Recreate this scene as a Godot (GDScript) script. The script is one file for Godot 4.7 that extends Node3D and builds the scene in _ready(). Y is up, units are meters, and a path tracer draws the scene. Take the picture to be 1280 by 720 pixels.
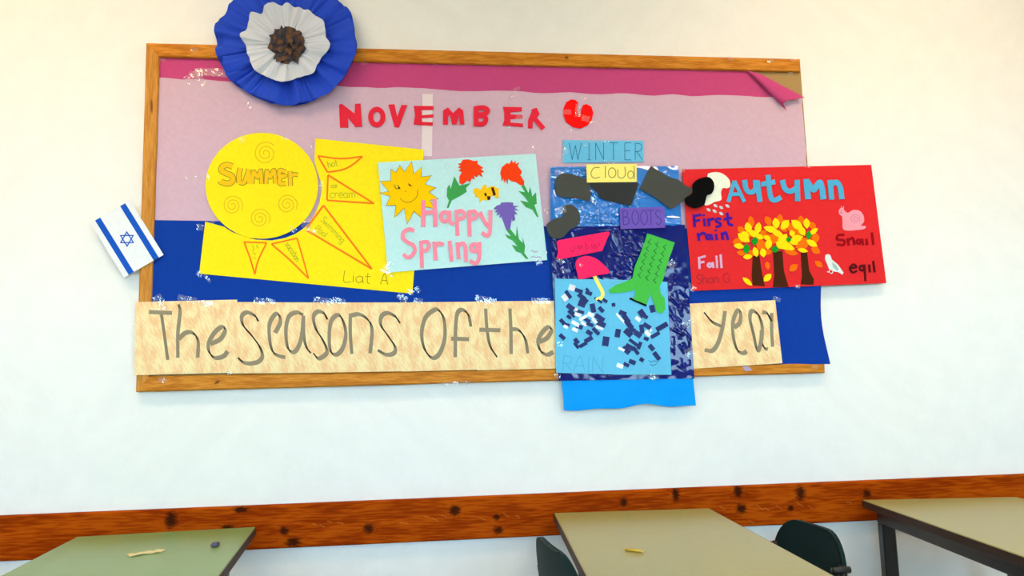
extends Node3D
# Classroom wall: a notice board with seasonal posters above a wooden wall rail, school desks and chairs below.
# Photo pixels (1280x720) are turned into positions on the wall (or on a table top) that the thing touches.

var cam_basis: Basis
var cam_pos := Vector3(0, 1.125, 2.5)
var zoom := Vector3(0, 0, 1)          # origin and scale of the enlargement that outlines were read from
var taken := {}
var M := {}
var rng := RandomNumberGenerator.new()
var noise := FastNoiseLite.new()

# ------------------------------------------------------------------ helpers
func W(p: Vector2, z: float) -> Vector3:
	var d := cam_basis * Vector3(p.x - 640.0, 360.0 - p.y, -1000.0)
	return cam_pos + d * ((z - cam_pos.z) / d.z)

func T(p: Vector2, y: float) -> Vector3:
	var d := cam_basis * Vector3(p.x - 640.0, 360.0 - p.y, -1000.0)
	return cam_pos + d * ((y - cam_pos.y) / d.y)

func Z(a: Array) -> PackedVector2Array:
	var r := PackedVector2Array()
	for i in range(0, a.size() - 1, 2):
		r.append(Vector2(zoom.x + a[i] / zoom.z, zoom.y + a[i + 1] / zoom.z))
	return r

func region(x: float, y: float, s: float) -> void:
	zoom = Vector3(x, y, s)

func numbered(called: String) -> String:
	var n: int = taken.get(called, 0)
	taken[called] = n + 1
	return called if n == 0 else "%s_%03d" % [called, n]

func thing(called: String, label: String, category: String, at: Vector3, group := "") -> Node3D:
	var o := Node3D.new()
	o.name = numbered(called)
	add_child(o)
	o.position = at
	tag(o, label, category, group)
	return o

func tag(o: Node, label: String, category: String, group := "") -> void:
	o.set_meta("label", label)
	o.set_meta("category", category)
	if group:
		o.set_meta("group", group)

func origin_of(n: Node) -> Vector3:
	var s := Vector3.ZERO
	while n != null and n != self:
		s += (n as Node3D).position
		n = n.get_parent()
	return s

func put(called: String, st: SurfaceTool, m: Material, parent: Node, flat := true) -> MeshInstance3D:
	if flat:
		st.generate_normals()
	var o := MeshInstance3D.new()
	o.mesh = st.commit()
	o.material_override = m
	o.name = numbered(called) if parent == self else called
	parent.add_child(o, true)
	return o

func struct(called: String, st: SurfaceTool, m: Material, parent: Node = self) -> MeshInstance3D:
	var o := put(called, st, m, parent)
	if parent == self:
		o.set_meta("kind", "structure")
	return o

func begin() -> SurfaceTool:
	var st := SurfaceTool.new()
	st.begin(Mesh.PRIMITIVE_TRIANGLES)
	st.set_smooth_group(-1)
	return st

func quad(st: SurfaceTool, a: Vector3, b: Vector3, c: Vector3, d: Vector3) -> void:
	for v in [a, b, c, a, c, d]:
		st.add_vertex(v)

func quad_uv(st: SurfaceTool, p: Array, uv: Array) -> void:
	for i in [0, 1, 2, 0, 2, 3]:
		st.set_uv(uv[i])
		st.add_vertex(p[i])

# a box between two corners with chamfered edges all round
func box(st: SurfaceTool, lo: Vector3, hi: Vector3, c := 0.0, xf := Transform3D.IDENTITY) -> void:
	if c <= 0.0:
		c = minf(0.0015, (hi - lo)[(hi - lo).min_axis_index()] * 0.2)
	var h := (hi - lo) * 0.5
	var m := xf * Transform3D(Basis.IDENTITY, (hi + lo) * 0.5)
	for ax in 3:
		var u := (ax + 1) % 3
		var w := (ax + 2) % 3
		for s in [-1.0, 1.0]:
			var p := []
			for k in [[-1, -1], [1, -1], [1, 1], [-1, 1]]:
				var v := Vector3.ZERO
				v[ax] = s * h[ax]
				v[u] = k[0] * (h[u] - c)
				v[w] = k[1] * (h[w] - c)
				p.append(m * v)
			if s > 0:
				p.reverse()
			quad(st, p[0], p[1], p[2], p[3])
		for s in [-1.0, 1.0]:
			for t in [-1.0, 1.0]:
				var p := []
				for k in [[-1, 0], [1, 0], [1, 1], [-1, 1]]:
					var v := Vector3.ZERO
					v[ax] = k[0] * (h[ax] - c)
					v[u] = s * (h[u] - (c if k[1] == 0 else 0.0))
					v[w] = t * (h[w] - (0.0 if k[1] == 0 else c))
					p.append(m * v)
				if s * t < 0:
					p.reverse()
				quad(st, p[0], p[1], p[2], p[3])

# paper cut to an outline: a prism standing off the wall
func cut(called: String, pts: PackedVector2Array, z: float, th: float, m: Material, parent: Node) -> MeshInstance3D:
	var st := begin()
	st.set_smooth_group(-1)
	cut_into(st, pts, z, th, origin_of(parent))
	return put(called, st, m, parent)

func cut_into(st: SurfaceTool, pts: PackedVector2Array, z: float, th: float, o: Vector3) -> void:
	var front := []
	var back := []
	var flat := PackedVector2Array()
	if not Geometry2D.is_polygon_clockwise(pts):
		pts.reverse()
	for p in pts:
		var v := W(p, z + th)
		flat.append(Vector2(v.x, v.y))
		front.append(v - o)
		back.append(Vector3(v.x, v.y, z) - o)
	var idx := Geometry2D.triangulate_polygon(flat)
	if idx.is_empty():
		print("outline could not be filled ", pts)
	for i in range(0, idx.size(), 3):
		var tri := [idx[i], idx[i + 1], idx[i + 2]]
		var n: float = (flat[tri[1]] - flat[tri[0]]).cross(flat[tri[2]] - flat[tri[0]])
		if n > 0:
			tri.reverse()
		for k in tri:
			st.add_vertex(front[k])
	for i in pts.size():
		var j := (i + 1) % pts.size()
		quad(st, front[i], back[i], back[j], front[j])

func smooth(pts: PackedVector2Array, n := 6) -> PackedVector2Array:
	if pts.size() < 3:
		return pts
	var closed := pts[0].distance_to(pts[pts.size() - 1]) < 0.01
	var r := PackedVector2Array()
	var c := pts.size()
	for i in c - 1:
		var p0 := pts[i - 1] if i > 0 else (pts[c - 2] if closed else pts[0] * 2.0 - pts[1])
		var p3 := pts[i + 2] if i + 2 < c else (pts[1] if closed else pts[c - 1] * 2.0 - pts[c - 2])
		for k in n:
			r.append(pts[i].cubic_interpolate(pts[i + 1], p0, p3, float(k) / n))
	r.append(pts[c - 1])
	return r

# a band along a line: a strip of cut paper (th > 0) or a line of ink (th = 0); nib gives a chisel-tipped pen
func band(st: SurfaceTool, line: PackedVector2Array, w: float, z: float, th: float, o: Vector3, nib := Vector2.ZERO, inks := []) -> void:
	var n := line.size()
	if n < 2:
		return
	var closed := line[0].distance_to(line[n - 1]) < 0.05
	var l := []
	var r := []
	var cols := []
	for i in n:
		var before: Vector2 = line[i] - line[i - 1] if i > 0 else (line[n - 1] - line[n - 2] if closed else line[1] - line[0])
		var after: Vector2 = line[i + 1] - line[i] if i + 1 < n else (line[1] - line[0] if closed else line[n - 1] - line[n - 2])
		before = before.normalized()
		after = after.normalized()
		var d := (before + after).normalized()
		if d.length() < 0.5:
			d = before
		var side := Vector2(-d.y, d.x)
		var k := 1.0 / maxf(0.62, side.dot(Vector2(-before.y, before.x)))
		var half := w * 0.5
		if nib != Vector2.ZERO:
			var a := absf(d.cross(nib))
			half = w * 0.5 * (0.3 + 0.75 * a)
			cols.append((inks[0] as Color).lerp(inks[1], smoothstep(0.12, 0.62, a)))
			k = 1.0
		l.append(line[i] + side * half * k)
		r.append(line[i] - side * half * k)
	for i in n - 1:
		# later parts of a line lie a hair over earlier ones where it crosses itself
		var za := z + th + 0.00018 * i / n
		var zb := z + th + 0.00018 * (i + 1) / n
		var q := [W(l[i], za) - o, W(l[i + 1], zb) - o, W(r[i + 1], zb) - o, W(r[i], za) - o]
		if cols:
			for s in [[0, i], [1, i + 1], [2, i + 1], [0, i], [2, i + 1], [3, i]]:
				st.set_color(cols[s[1]])
				st.add_vertex(q[s[0]])
		else:
			quad(st, q[3], q[2], q[1], q[0])
		if th > 0.0004:
			var e := Vector3(0, 0, -th)
			quad(st, q[0], q[1], q[1] + e, q[0] + e)
			quad(st, q[2], q[3], q[3] + e, q[2] + e)
			if i == 0:
				quad(st, q[3], q[0], q[0] + e, q[3] + e)
			if i == n - 2:
				quad(st, q[1], q[2], q[2] + e, q[1] + e)

# strokes: list of flat coordinate lists; a list whose first entry is "o" is an ellipse [o, cx, cy, rx, ry]
func strokes(called: String, list: Array, w: float, z: float, th: float, m: Material, parent: Node, curved := true) -> MeshInstance3D:
	var st := begin()
	var o := origin_of(parent)
	var k := 0
	for s in list:
		band(st, outline(s, curved), w / zoom.z, z + 0.0002 * k, th, o)
		k += 1
	return put(called, st, m, parent)

func outline(s: Array, curved := true) -> PackedVector2Array:
	if s[0] is String:
		var a := []
		for k in 21:
			a.append_array([s[1] + s[3] * cos(TAU * k / 20), s[2] + s[4] * sin(TAU * k / 20)])
		var e := Z(a)
		e[20] = e[0]
		return e
	return smooth(Z(s)) if curved else Z(s)

func spiral(cx: float, cy: float, r: float, turns: float, start: float) -> Array:
	var a := []
	var n := int(turns * 14)
	for k in n + 1:
		var t := float(k) / n
		a.append_array([cx + r * (0.12 + 0.88 * t) * cos(start + TAU * turns * t), cy + r * (0.12 + 0.88 * t) * sin(start + TAU * turns * t)])
	return a

# a sheet hanging on the wall: corners top left, top right, bottom right, bottom left; bend(u, v) gives its stand-off
func sheet(called: String, c: PackedVector2Array, z: float, th: float, nx: int, ny: int, bend: Callable, m: Material, parent: Node, edge = null, facets := false) -> MeshInstance3D:
	var st := SurfaceTool.new()
	st.begin(Mesh.PRIMITIVE_TRIANGLES)
	var o := origin_of(parent)
	var v := []
	for j in ny + 1:
		for i in nx + 1:
			var u := float(i) / nx
			var t := float(j) / ny
			var p := c[0].lerp(c[1], u).lerp(c[3].lerp(c[2], u), t)
			if edge != null:
				p += edge.call(u, t)
			v.append(W(p, z + th + bend.call(u, t)) - o)
	var n := nx + 1
	st.set_smooth_group(-1 if facets else 1)
	for j in ny:
		for i in nx:
			var k := j * n + i
			for q in [[0, 0], [1, 0], [1, 1], [0, 0], [1, 1], [0, 1]]:
				st.set_uv(Vector2(float(i + q[0]) / nx, float(j + q[1]) / ny))
				st.add_vertex(v[k + q[0] + q[1] * n])
	st.set_smooth_group(-1)
	var rim := []
	for i in nx: rim.append([i, i + 1])
	for j in ny: rim.append([j * n + nx, (j + 1) * n + nx])
	for i in nx: rim.append([ny * n + nx - i, ny * n + nx - i - 1])
	for j in ny: rim.append([(ny - j) * n, (ny - j - 1) * n])
	for e in rim:
		var a: Vector3 = v[e[0]]
		var b: Vector3 = v[e[1]]
		st.set_uv(Vector2.ZERO)
		quad(st, b, a, a - Vector3(0, 0, th), b - Vector3(0, 0, th))
	return put(called, st, m, parent)

func flat(_u: float, _v: float) -> float:
	return 0.0

# a short piece of clear sticky tape, a little crumpled; x, y in photo pixels
func tape(parent: Node, x: float, y: float, length: float, width: float, deg: float, z: float, crumple := 0.0009) -> void:
	var st := SurfaceTool.new()
	st.begin(Mesh.PRIMITIVE_TRIANGLES)
	var o := origin_of(parent)
	var d := Vector2.from_angle(deg_to_rad(deg))
	var s := Vector2(-d.y, d.x)
	var nx := maxi(4, int(length / 2.2))
	var ny := maxi(2, int(width / 2.4))
	var v := []
	for j in ny + 1:
		for i in nx + 1:
			var p := Vector2(x, y) + d * (float(i) / nx - 0.5) * length + s * (float(j) / ny - 0.5) * width
			p += Vector2(rng.randf_range(-0.4, 0.4), rng.randf_range(-0.4, 0.4))
			v.append(W(p, z + rng.randf() * crumple) - o)
	st.set_smooth_group(-1)
	for j in ny:
		for i in nx:
			var k := j * (nx + 1) + i
			quad(st, v[k], v[k + 1], v[k + nx + 2], v[k + nx + 1])
	put("clear_tape", st, M.tape, parent)

# ------------------------------------------------------------------ lettering by hand: a small stroke alphabet
var GLYPH := {
	"a": [0.62, [0.5, 0.5, 0.28, 0.6, 0.06, 0.42, 0.06, 0.15, 0.24, 0.0, 0.44, 0.14, 0.5, 0.45], [0.5, 0.58, 0.5, 0.12, 0.6, 0.0]],
	"b": [0.58, [0.08, 1.0, 0.08, 0.0], [0.08, 0.4, 0.3, 0.6, 0.5, 0.4, 0.46, 0.1, 0.25, 0.0, 0.08, 0.12]],
	"c": [0.55, [0.5, 0.5, 0.28, 0.6, 0.06, 0.4, 0.08, 0.12, 0.28, 0.0, 0.5, 0.1]],
	"d": [0.6, [0.5, 0.45, 0.28, 0.6, 0.06, 0.4, 0.08, 0.12, 0.28, 0.0, 0.5, 0.15], [0.5, 1.0, 0.5, 0.0]],
	"e": [0.58, [0.06, 0.3, 0.5, 0.34, 0.44, 0.56, 0.24, 0.6, 0.06, 0.4, 0.08, 0.12, 0.28, 0.0, 0.5, 0.1]],
	"g": [0.58, [0.5, 0.5, 0.28, 0.6, 0.06, 0.4, 0.1, 0.12, 0.3, 0.06, 0.5, 0.3], [0.5, 0.6, 0.5, -0.2, 0.3, -0.35, 0.08, -0.25]],
	"h": [0.58, [0.08, 1.0, 0.08, 0.0], [0.08, 0.4, 0.3, 0.6, 0.48, 0.42, 0.48, 0.0]],
	"i": [0.24, [0.1, 0.6, 0.1, 0.0], [0.1, 0.8, 0.11, 0.86]],
	"l": [0.24, [0.1, 1.0, 0.1, 0.0]],
	"m": [0.86, [0.08, 0.6, 0.08, 0.0], [0.08, 0.42, 0.25, 0.6, 0.4, 0.42, 0.4, 0.0], [0.4, 0.42, 0.58, 0.6, 0.74, 0.42, 0.74, 0.0]],
	"n": [0.58, [0.08, 0.6, 0.08, 0.0], [0.08, 0.42, 0.3, 0.6, 0.48, 0.42, 0.48, 0.0]],
	"o": [0.58, [0.28, 0.6, 0.06, 0.42, 0.06, 0.15, 0.28, 0.0, 0.5, 0.15, 0.5, 0.42, 0.28, 0.6]],
	"p": [0.58, [0.08, 0.6, 0.08, -0.38], [0.08, 0.45, 0.3, 0.6, 0.5, 0.42, 0.46, 0.12, 0.25, 0.0, 0.08, 0.12]],
	"r": [0.48, [0.08, 0.6, 0.08, 0.0], [0.08, 0.38, 0.24, 0.58, 0.44, 0.56]],
	"t": [0.42, [0.2, 0.95, 0.2, 0.1, 0.36, 0.0], [0.02, 0.62, 0.4, 0.62]],
	"v": [0.5, [0.02, 0.6, 0.22, 0.0, 0.44, 0.6]],
	"w": [0.8, [0.02, 0.6, 0.18, 0.0, 0.36, 0.5, 0.54, 0.0, 0.74, 0.6]],
	"A": [0.75, [0.02, 0.0, 0.34, 1.0, 0.68, 0.0], [0.14, 0.36, 0.56, 0.36]],
	"B": [0.65, [0.08, 1.0, 0.08, 0.0], [0.08, 1.0, 0.45, 0.92, 0.42, 0.6, 0.1, 0.52], [0.1, 0.52, 0.55, 0.45, 0.5, 0.06, 0.08, 0.0]],
	"C": [0.7, [0.62, 0.9, 0.35, 1.0, 0.06, 0.7, 0.06, 0.3, 0.35, 0.0, 0.62, 0.1]],
	"G": [0.72, [0.62, 0.85, 0.35, 1.0, 0.06, 0.65, 0.08, 0.25, 0.35, 0.0, 0.62, 0.15, 0.62, 0.42, 0.4, 0.42]],
	"I": [0.3, [0.12, 1.0, 0.12, 0.0], [0.0, 0.0, 0.26, 0.0]],
	"L": [0.6, [0.08, 1.0, 0.08, 0.0, 0.55, 0.02]],
	"N": [0.75, [0.06, 0.0, 0.06, 1.0], [0.06, 1.0, 0.64, 0.0], [0.64, 0.0, 0.64, 1.0]],
	"O": [0.7, [0.32, 1.0, 0.06, 0.72, 0.06, 0.25, 0.32, 0.0, 0.6, 0.25, 0.6, 0.72, 0.32, 1.0]],
	"P": [0.62, [0.08, 1.0, 0.08, 0.0], [0.08, 0.98, 0.5, 0.9, 0.48, 0.55, 0.1, 0.46]],
	"R": [0.68, [0.08, 1.0, 0.08, 0.0], [0.08, 0.98, 0.52, 0.9, 0.48, 0.55, 0.1, 0.48], [0.2, 0.48, 0.6, 0.0]],
	"S": [0.6, [0.54, 0.88, 0.3, 1.0, 0.06, 0.8, 0.2, 0.56, 0.46, 0.42, 0.52, 0.18, 0.28, 0.0, 0.04, 0.12]],
	"T": [0.72, [0.34, 1.0, 0.34, 0.0], [0.02, 1.0, 0.68, 1.0]],
	"W": [1.0, [0.02, 1.0, 0.24, 0.0], [0.24, 0.0, 0.48, 0.85], [0.48, 0.85, 0.66, 0.0], [0.66, 0.0, 0.92, 1.0]],
	"E": [0.6, [0.08, 1.0, 0.08, 0.0], [0.08, 1.0, 0.54, 1.0], [0.08, 0.52, 0.48, 0.54], [0.08, 0.0, 0.54, 0.0]],
}

# a word in ink: baseline start (zoom coordinates), letter height, stretch along the line, angle, pen width
func word(called: String, text: String, x: float, y: float, h: float, stretch: float, deg: float, w: float, z: float, m: Material, parent: Node) -> void:
	var st := begin()
	var o := origin_of(parent)
	var dir := Vector2.from_angle(deg_to_rad(deg))
	var up := Vector2(dir.y, -dir.x)
	var pen := 0.0
	for ch in text:
		if ch == " ":
			pen += 0.4
			continue
		var g: Array = GLYPH[ch]
		for s in range(1, g.size()):
			var a := []
			for k in range(0, g[s].size(), 2):
				var p: Vector2 = Vector2(x, y) + dir * ((pen + g[s][k]) * h * stretch) + up * (g[s][k + 1] * h)
				a.append_array([p.x, p.y])
			band(st, smooth(Z(a), 4), w / zoom.z, z, 0.0, o)
		pen += g[0]
	put(called, st, m, parent)

# ------------------------------------------------------------------ materials
func mat(c: Color, rough := 0.85, spec := 0.4) -> StandardMaterial3D:
	var m := StandardMaterial3D.new()
	m.albedo_color = c
	m.roughness = rough
	m.metallic_specular = spec
	return m

func rgb(r: int, g: int, b: int) -> Color:
	return Color(r / 255.0, g / 255.0, b / 255.0)

func tex(im: Image) -> ImageTexture:
	im.generate_mipmaps()
	return ImageTexture.create_from_image(im)

# fibrous mottling of a coloured sheet, near white so that it multiplies the sheet's colour
func mottle(amount: float, freq: float, seed_: int) -> ImageTexture:
	var im := Image.create(256, 256, false, Image.FORMAT_RGB8)
	noise.seed = seed_
	noise.frequency = 1.0
	for y in 256:
		for x in 256:
			var a := TAU * x / 256.0
			var b := TAU * y / 256.0
			var v := noise.get_noise_3d(cos(a) * freq, sin(a) * freq + cos(b) * freq, sin(b) * freq)
			v += 0.5 * noise.get_noise_3d(cos(a) * freq * 4.0 + 9.0, sin(a) * freq * 4.0 + cos(b) * freq * 4.0, sin(b) * freq * 4.0)
			v = 1.0 - amount * (0.5 + 0.5 * clampf(v * 1.4, -1, 1))
			im.set_pixel(x, y, Color(v, v, v))
	return tex(im)

func paper(c: Color, scale := 4.0, rough := 0.85) -> StandardMaterial3D:
	var m := mat(c, rough, 0.15)
	m.albedo_texture = M.mottle_tex
	m.uv1_triplanar = true
	m.uv1_scale = Vector3.ONE * scale
	return m

# pine: long grain with knots given as [u, v, size u, size v] of the strip
func pine(w: int, h: int, pale: Color, dark: Color, knot: Color, knots: Array, seed_: int, aspect: float) -> ImageTexture:
	var im := Image.create(w, h, false, Image.FORMAT_RGB8)
	noise.seed = seed_
	noise.frequency = 1.0
	for y in h:
		for x in w:
			var u := float(x) / w
			var v := float(y) / h
			var bend := 0.0
			var k_amt := 0.0
			for k in knots:
				var dx: float = (u - k[0]) / k[2]
				var dy: float = (v - k[1]) / k[3]
				var d := dx * dx * 0.6 + dy * dy
				if d < 14.0:
					bend += 0.05 * exp(-d * 0.5) * signf(dy)
					k_amt = maxf(k_amt, smoothstep(1.5, 0.4, sqrt(dx * dx + dy * dy) + 0.25 * noise.get_noise_2d(u * 300.0, v * 14.0)))
			var g := noise.get_noise_2d(u * aspect * 1.2, (v + bend) * 16.0) * 0.6 + noise.get_noise_2d(u * aspect * 2.5 + 40.0, (v + bend) * 48.0) * 0.35
			g += 0.5 * noise.get_noise_2d(u * aspect * 0.5, v * 2.0 + 70.0)
			var c := pale.lerp(dark, clampf(0.45 + g * 0.9, 0, 1))
			c = c.lerp(knot, k_amt * 0.85)
			im.set_pixel(x, y, c)
	return tex(im)

func scuffs(t: ImageTexture, list: Array) -> ImageTexture:
	var im := t.get_image()
	im.clear_mipmaps()
	for k in list:
		var n := int(k[2])
		for i in n:
			var x := int(k[0] * im.get_width()) + i
			var y := int(k[1] * im.get_height()) + i * int(k[3]) / 4
			if x < im.get_width() and y >= 0 and y < im.get_height():
				im.set_pixel(x, y, im.get_pixel(x, y).lerp(Color(0.86, 0.62, 0.34), 0.55))
	return tex(im)

func marbled() -> ImageTexture:
	var im := Image.create(512, 256, false, Image.FORMAT_RGB8)
	noise.seed = 77
	noise.frequency = 1.0
	for y in 256:
		for x in 512:
			var s := x * 0.62 + y * 0.78      # streaks run down to the right
			var t := -x * 0.78 + y * 0.62
			var big := noise.get_noise_2d(x * 0.012 + 31.0, y * 0.012)
			var streak := noise.get_noise_2d(s * 0.018, t * 0.11)
			var fine := noise.get_noise_2d(s * 0.05 + 90.0, t * 0.34)
			var k := clampf(0.42 + big * 0.45 + streak * 0.38 + fine * 0.3, 0.0, 1.0)
			var c := rgb(242, 222, 172).lerp(rgb(236, 188, 136), k)
			im.set_pixel(x, y, c)
	return tex(im)

func materials() -> void:
	M.mottle_tex = mottle(0.02, 2.5, 5)
	M.wall = mat(rgb(238, 238, 236), 0.92, 0.3)
	M.wall.albedo_texture = mottle(0.012, 2.2, 8)
	M.wall.uv1_triplanar = true
	M.wall.uv1_scale = Vector3.ONE * 0.7
	M.ceiling = mat(rgb(240, 240, 236), 0.95)
	M.floor = mat(rgb(176, 168, 154), 0.6)
	M.floor.albedo_texture = mottle(0.25, 3.0, 13)
	M.floor.uv1_triplanar = true
	M.magenta = paper(rgb(196, 74, 128))
	M.mauve = paper(rgb(208, 175, 194), 3.0)
	M.blue = paper(rgb(18, 60, 156), 3.0)
	M.yellow = paper(rgb(252, 226, 32))
	M.cyan = paper(rgb(190, 230, 234))
	M.red = paper(rgb(222, 44, 48))
	M.letter_red = paper(rgb(228, 44, 66))
	M.heart_red = paper(rgb(250, 22, 20))
	M.pink = paper(rgb(250, 142, 166))
	M.sun = paper(rgb(255, 200, 8))
	M.poppy = paper(rgb(246, 66, 24))
	M.leaf = paper(rgb(66, 158, 84))
	M.violet = paper(rgb(116, 96, 182))
	M.bee = paper(rgb(250, 196, 30))
	M.card_blue = paper(rgb(108, 190, 230))
	M.card_yellow = paper(rgb(252, 236, 128))
	M.card_violet = paper(rgb(112, 88, 188))
	M.hot_pink = paper(rgb(255, 44, 104))
	M.boot = paper(rgb(74, 186, 76))
	M.rain = paper(rgb(102, 190, 232))
	M.cloud = paper(rgb(74, 76, 72))
	M.cloud_dark = paper(rgb(54, 56, 58))
	M.black = paper(rgb(12, 12, 14))
	M.cloud_white = paper(rgb(236, 240, 224))
	M.aqua = paper(rgb(80, 168, 214))
	M.navy = paper(rgb(66, 28, 150))
	M.lilac = paper(rgb(214, 170, 204))
	M.wine = paper(rgb(150, 14, 26))
	M.maroon = paper(rgb(86, 20, 26))
	M.snail = paper(rgb(242, 156, 172))
	M.bird = paper(rgb(222, 228, 230))
	M.bird_wing = paper(rgb(164, 188, 190))
	M.bark = paper(rgb(70, 36, 18))
	M.leaf_yellow = paper(rgb(252, 218, 20))
	M.leaf_orange = paper(rgb(255, 112, 14))
	M.leaf_green = paper(rgb(22, 150, 36))
	M.drop = paper(rgb(196, 206, 216))
	M.handle = paper(rgb(246, 236, 120))
	M.scrap = mat(rgb(14, 32, 104), 0.5, 0.35)
	M.scrap_white = mat(rgb(214, 216, 226), 0.25, 0.6)
	M.bag_light = mat(rgb(0, 112, 206), 0.04, 0.75)
	M.bag_dark = mat(rgb(2, 20, 112), 0.05, 0.4)
	M.bag_bright = mat(rgb(0, 152, 248), 0.5, 0.2)
	M.crepe_blue = mat(rgb(22, 66, 196), 0.8)
	M.crepe_blue.rim_enabled = true
	M.crepe_blue.rim = 0.3
	M.crepe_white = mat(rgb(196, 202, 216), 0.8)
	M.cork = paper(rgb(172, 140, 92), 8.0)
	M.flag_white = paper(rgb(232, 236, 242))
	M.flag_blue = paper(rgb(28, 88, 196))
	M.ink_orange = mat(rgb(240, 118, 12))
	M.ink_amber = mat(rgb(222, 182, 24))
	M.ink_olive = mat(rgb(186, 176, 30))
	M.ink_dark_olive = mat(rgb(150, 130, 24))
	M.ink_brown = mat(rgb(120, 84, 24))
	M.ink_gold = mat(rgb(252, 192, 8))
	M.ink_teal = mat(rgb(40, 110, 160))
	M.ink_rain = mat(rgb(76, 158, 200))
	M.ink_khaki = mat(rgb(150, 136, 60))
	M.ink_violet = mat(rgb(70, 52, 140))
	M.ink_rose = mat(rgb(196, 22, 74))
	M.ink_green = mat(rgb(26, 104, 40))
	M.ink_wine = mat(rgb(160, 24, 36))
	M.ink_lilac = mat(rgb(176, 160, 200))
	M.ink_snail = mat(rgb(204, 120, 150))
	M.ink_black = mat(rgb(24, 22, 20))
	M.marker = mat(Color.WHITE, 0.8)
	M.marker.vertex_color_use_as_albedo = true
	M.banner = mat(Color.WHITE, 0.85)
	M.banner.albedo_texture = marbled()
	M.tape = mat(Color(1, 1, 1, 0.08), 0.06, 1.0)
	M.tape.transparency = BaseMaterial3D.TRANSPARENCY_ALPHA
	M.glass = mat(Color(1, 1, 1, 0.05), 0.02, 0.5)
	M.glass.transparency = BaseMaterial3D.TRANSPARENCY_ALPHA
	M.tape_band = mat(rgb(226, 208, 212), 0.5)
	M.frame_wood = mat(Color.WHITE, 0.5, 0.2)
	M.frame_wood.albedo_texture = pine(1024, 48, rgb(212, 140, 50), rgb(176, 104, 28), rgb(104, 56, 18), [[0.1, 0.5, 0.003, 0.12], [0.62, 0.3, 0.003, 0.1]], 21, 24.0)
	M.stile_wood = mat(Color.WHITE, 0.5, 0.2)
	M.stile_wood.albedo_texture = pine(512, 48, rgb(208, 146, 66), rgb(180, 118, 46), rgb(110, 62, 24), [[0.42, 0.4, 0.006, 0.1], [0.83, 0.5, 0.02, 0.1]], 22, 12.0)
	M.rail_wood = mat(Color.WHITE, 0.6, 0.12)
	M.steel_black = mat(rgb(18, 18, 22), 0.4, 0.5)
	M.chair_green = mat(rgb(15, 40, 42), 0.6, 0.2)
	M.steel = mat(rgb(90, 92, 96), 0.35, 0.5)
	M.steel.metallic = 0.8
	M.table_green = mat(rgb(120, 148, 82), 0.28, 0.32)
	M.table_green.albedo_texture = M.mottle_tex
	M.table_green.uv1_triplanar = true
	M.table_green.uv1_scale = Vector3.ONE * 3.0
	M.table_olive = mat(rgb(158, 151, 84), 0.28, 0.32)
	M.table_olive.albedo_texture = M.mottle_tex
	M.table_olive.uv1_triplanar = true
	M.table_olive.uv1_scale = Vector3.ONE * 3.0
	M.edge_band = mat(rgb(52, 34, 26), 0.6)
	M.white_metal = mat(rgb(230, 230, 228), 0.5)
	M.diffuser = mat(rgb(250, 246, 236), 0.5)
	M.diffuser.emission_enabled = true
	M.diffuser.emission = Color(1.0, 0.93, 0.8)
	M.diffuser.emission_energy_multiplier = 3.0

# ------------------------------------------------------------------ scene
func _ready() -> void:
	rng.seed = 4711
	noise.noise_type = FastNoiseLite.TYPE_SIMPLEX
	noise.fractal_type = FastNoiseLite.FRACTAL_NONE
	# camera
	var cam := Camera3D.new()
	cam.name = "camera"
	add_child(cam)
	cam.position = cam_pos
	cam.rotation = Vector3(0.12660602, -0.11649059, -0.02558483)
	cam.fov = rad_to_deg(2.0 * atan(360.0 / 1000.0))
	cam.near = 0.05
	cam.current = true
	cam_basis = Basis.from_euler(cam.rotation)
	# sky, an even bright haze outside the windows behind the camera
	var we := WorldEnvironment.new()
	we.name = "environment"
	var env := Environment.new()
	var sky := Sky.new()
	var sm := ProceduralSkyMaterial.new()
	sm.sky_top_color = Color(0.62, 0.85, 1.0)
	sm.sky_horizon_color = Color(0.80, 0.95, 1.0)
	sm.ground_bottom_color = Color(0.42, 0.46, 0.44)
	sm.ground_horizon_color = Color(0.62, 0.68, 0.68)
	sm.sky_energy_multiplier = 1.0
	sky.sky_material = sm
	env.background_mode = Environment.BG_SKY
	env.sky = sky
	env.background_energy_multiplier = 22.0
	env.ambient_light_source = Environment.AMBIENT_SOURCE_DISABLED
	env.tonemap_mode = Environment.TONE_MAPPER_LINEAR
	env.tonemap_exposure = 0.81
	env.sdfgi_enabled = true
	env.ssao_enabled = true
	env.ssil_enabled = true
	we.environment = env
	add_child(we)

	materials()
	build_room()
	build_board()
	build_banner()
	build_november()
	build_summer()
	build_spring()
	build_winter()
	build_autumn()
	build_flower()
	build_flag()
	build_furniture()

# ------------------------------------------------------------------ the room
const X0 := -2.6
const X1 := 3.2
const Z1 := 5.2
const H := 2.95

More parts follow.
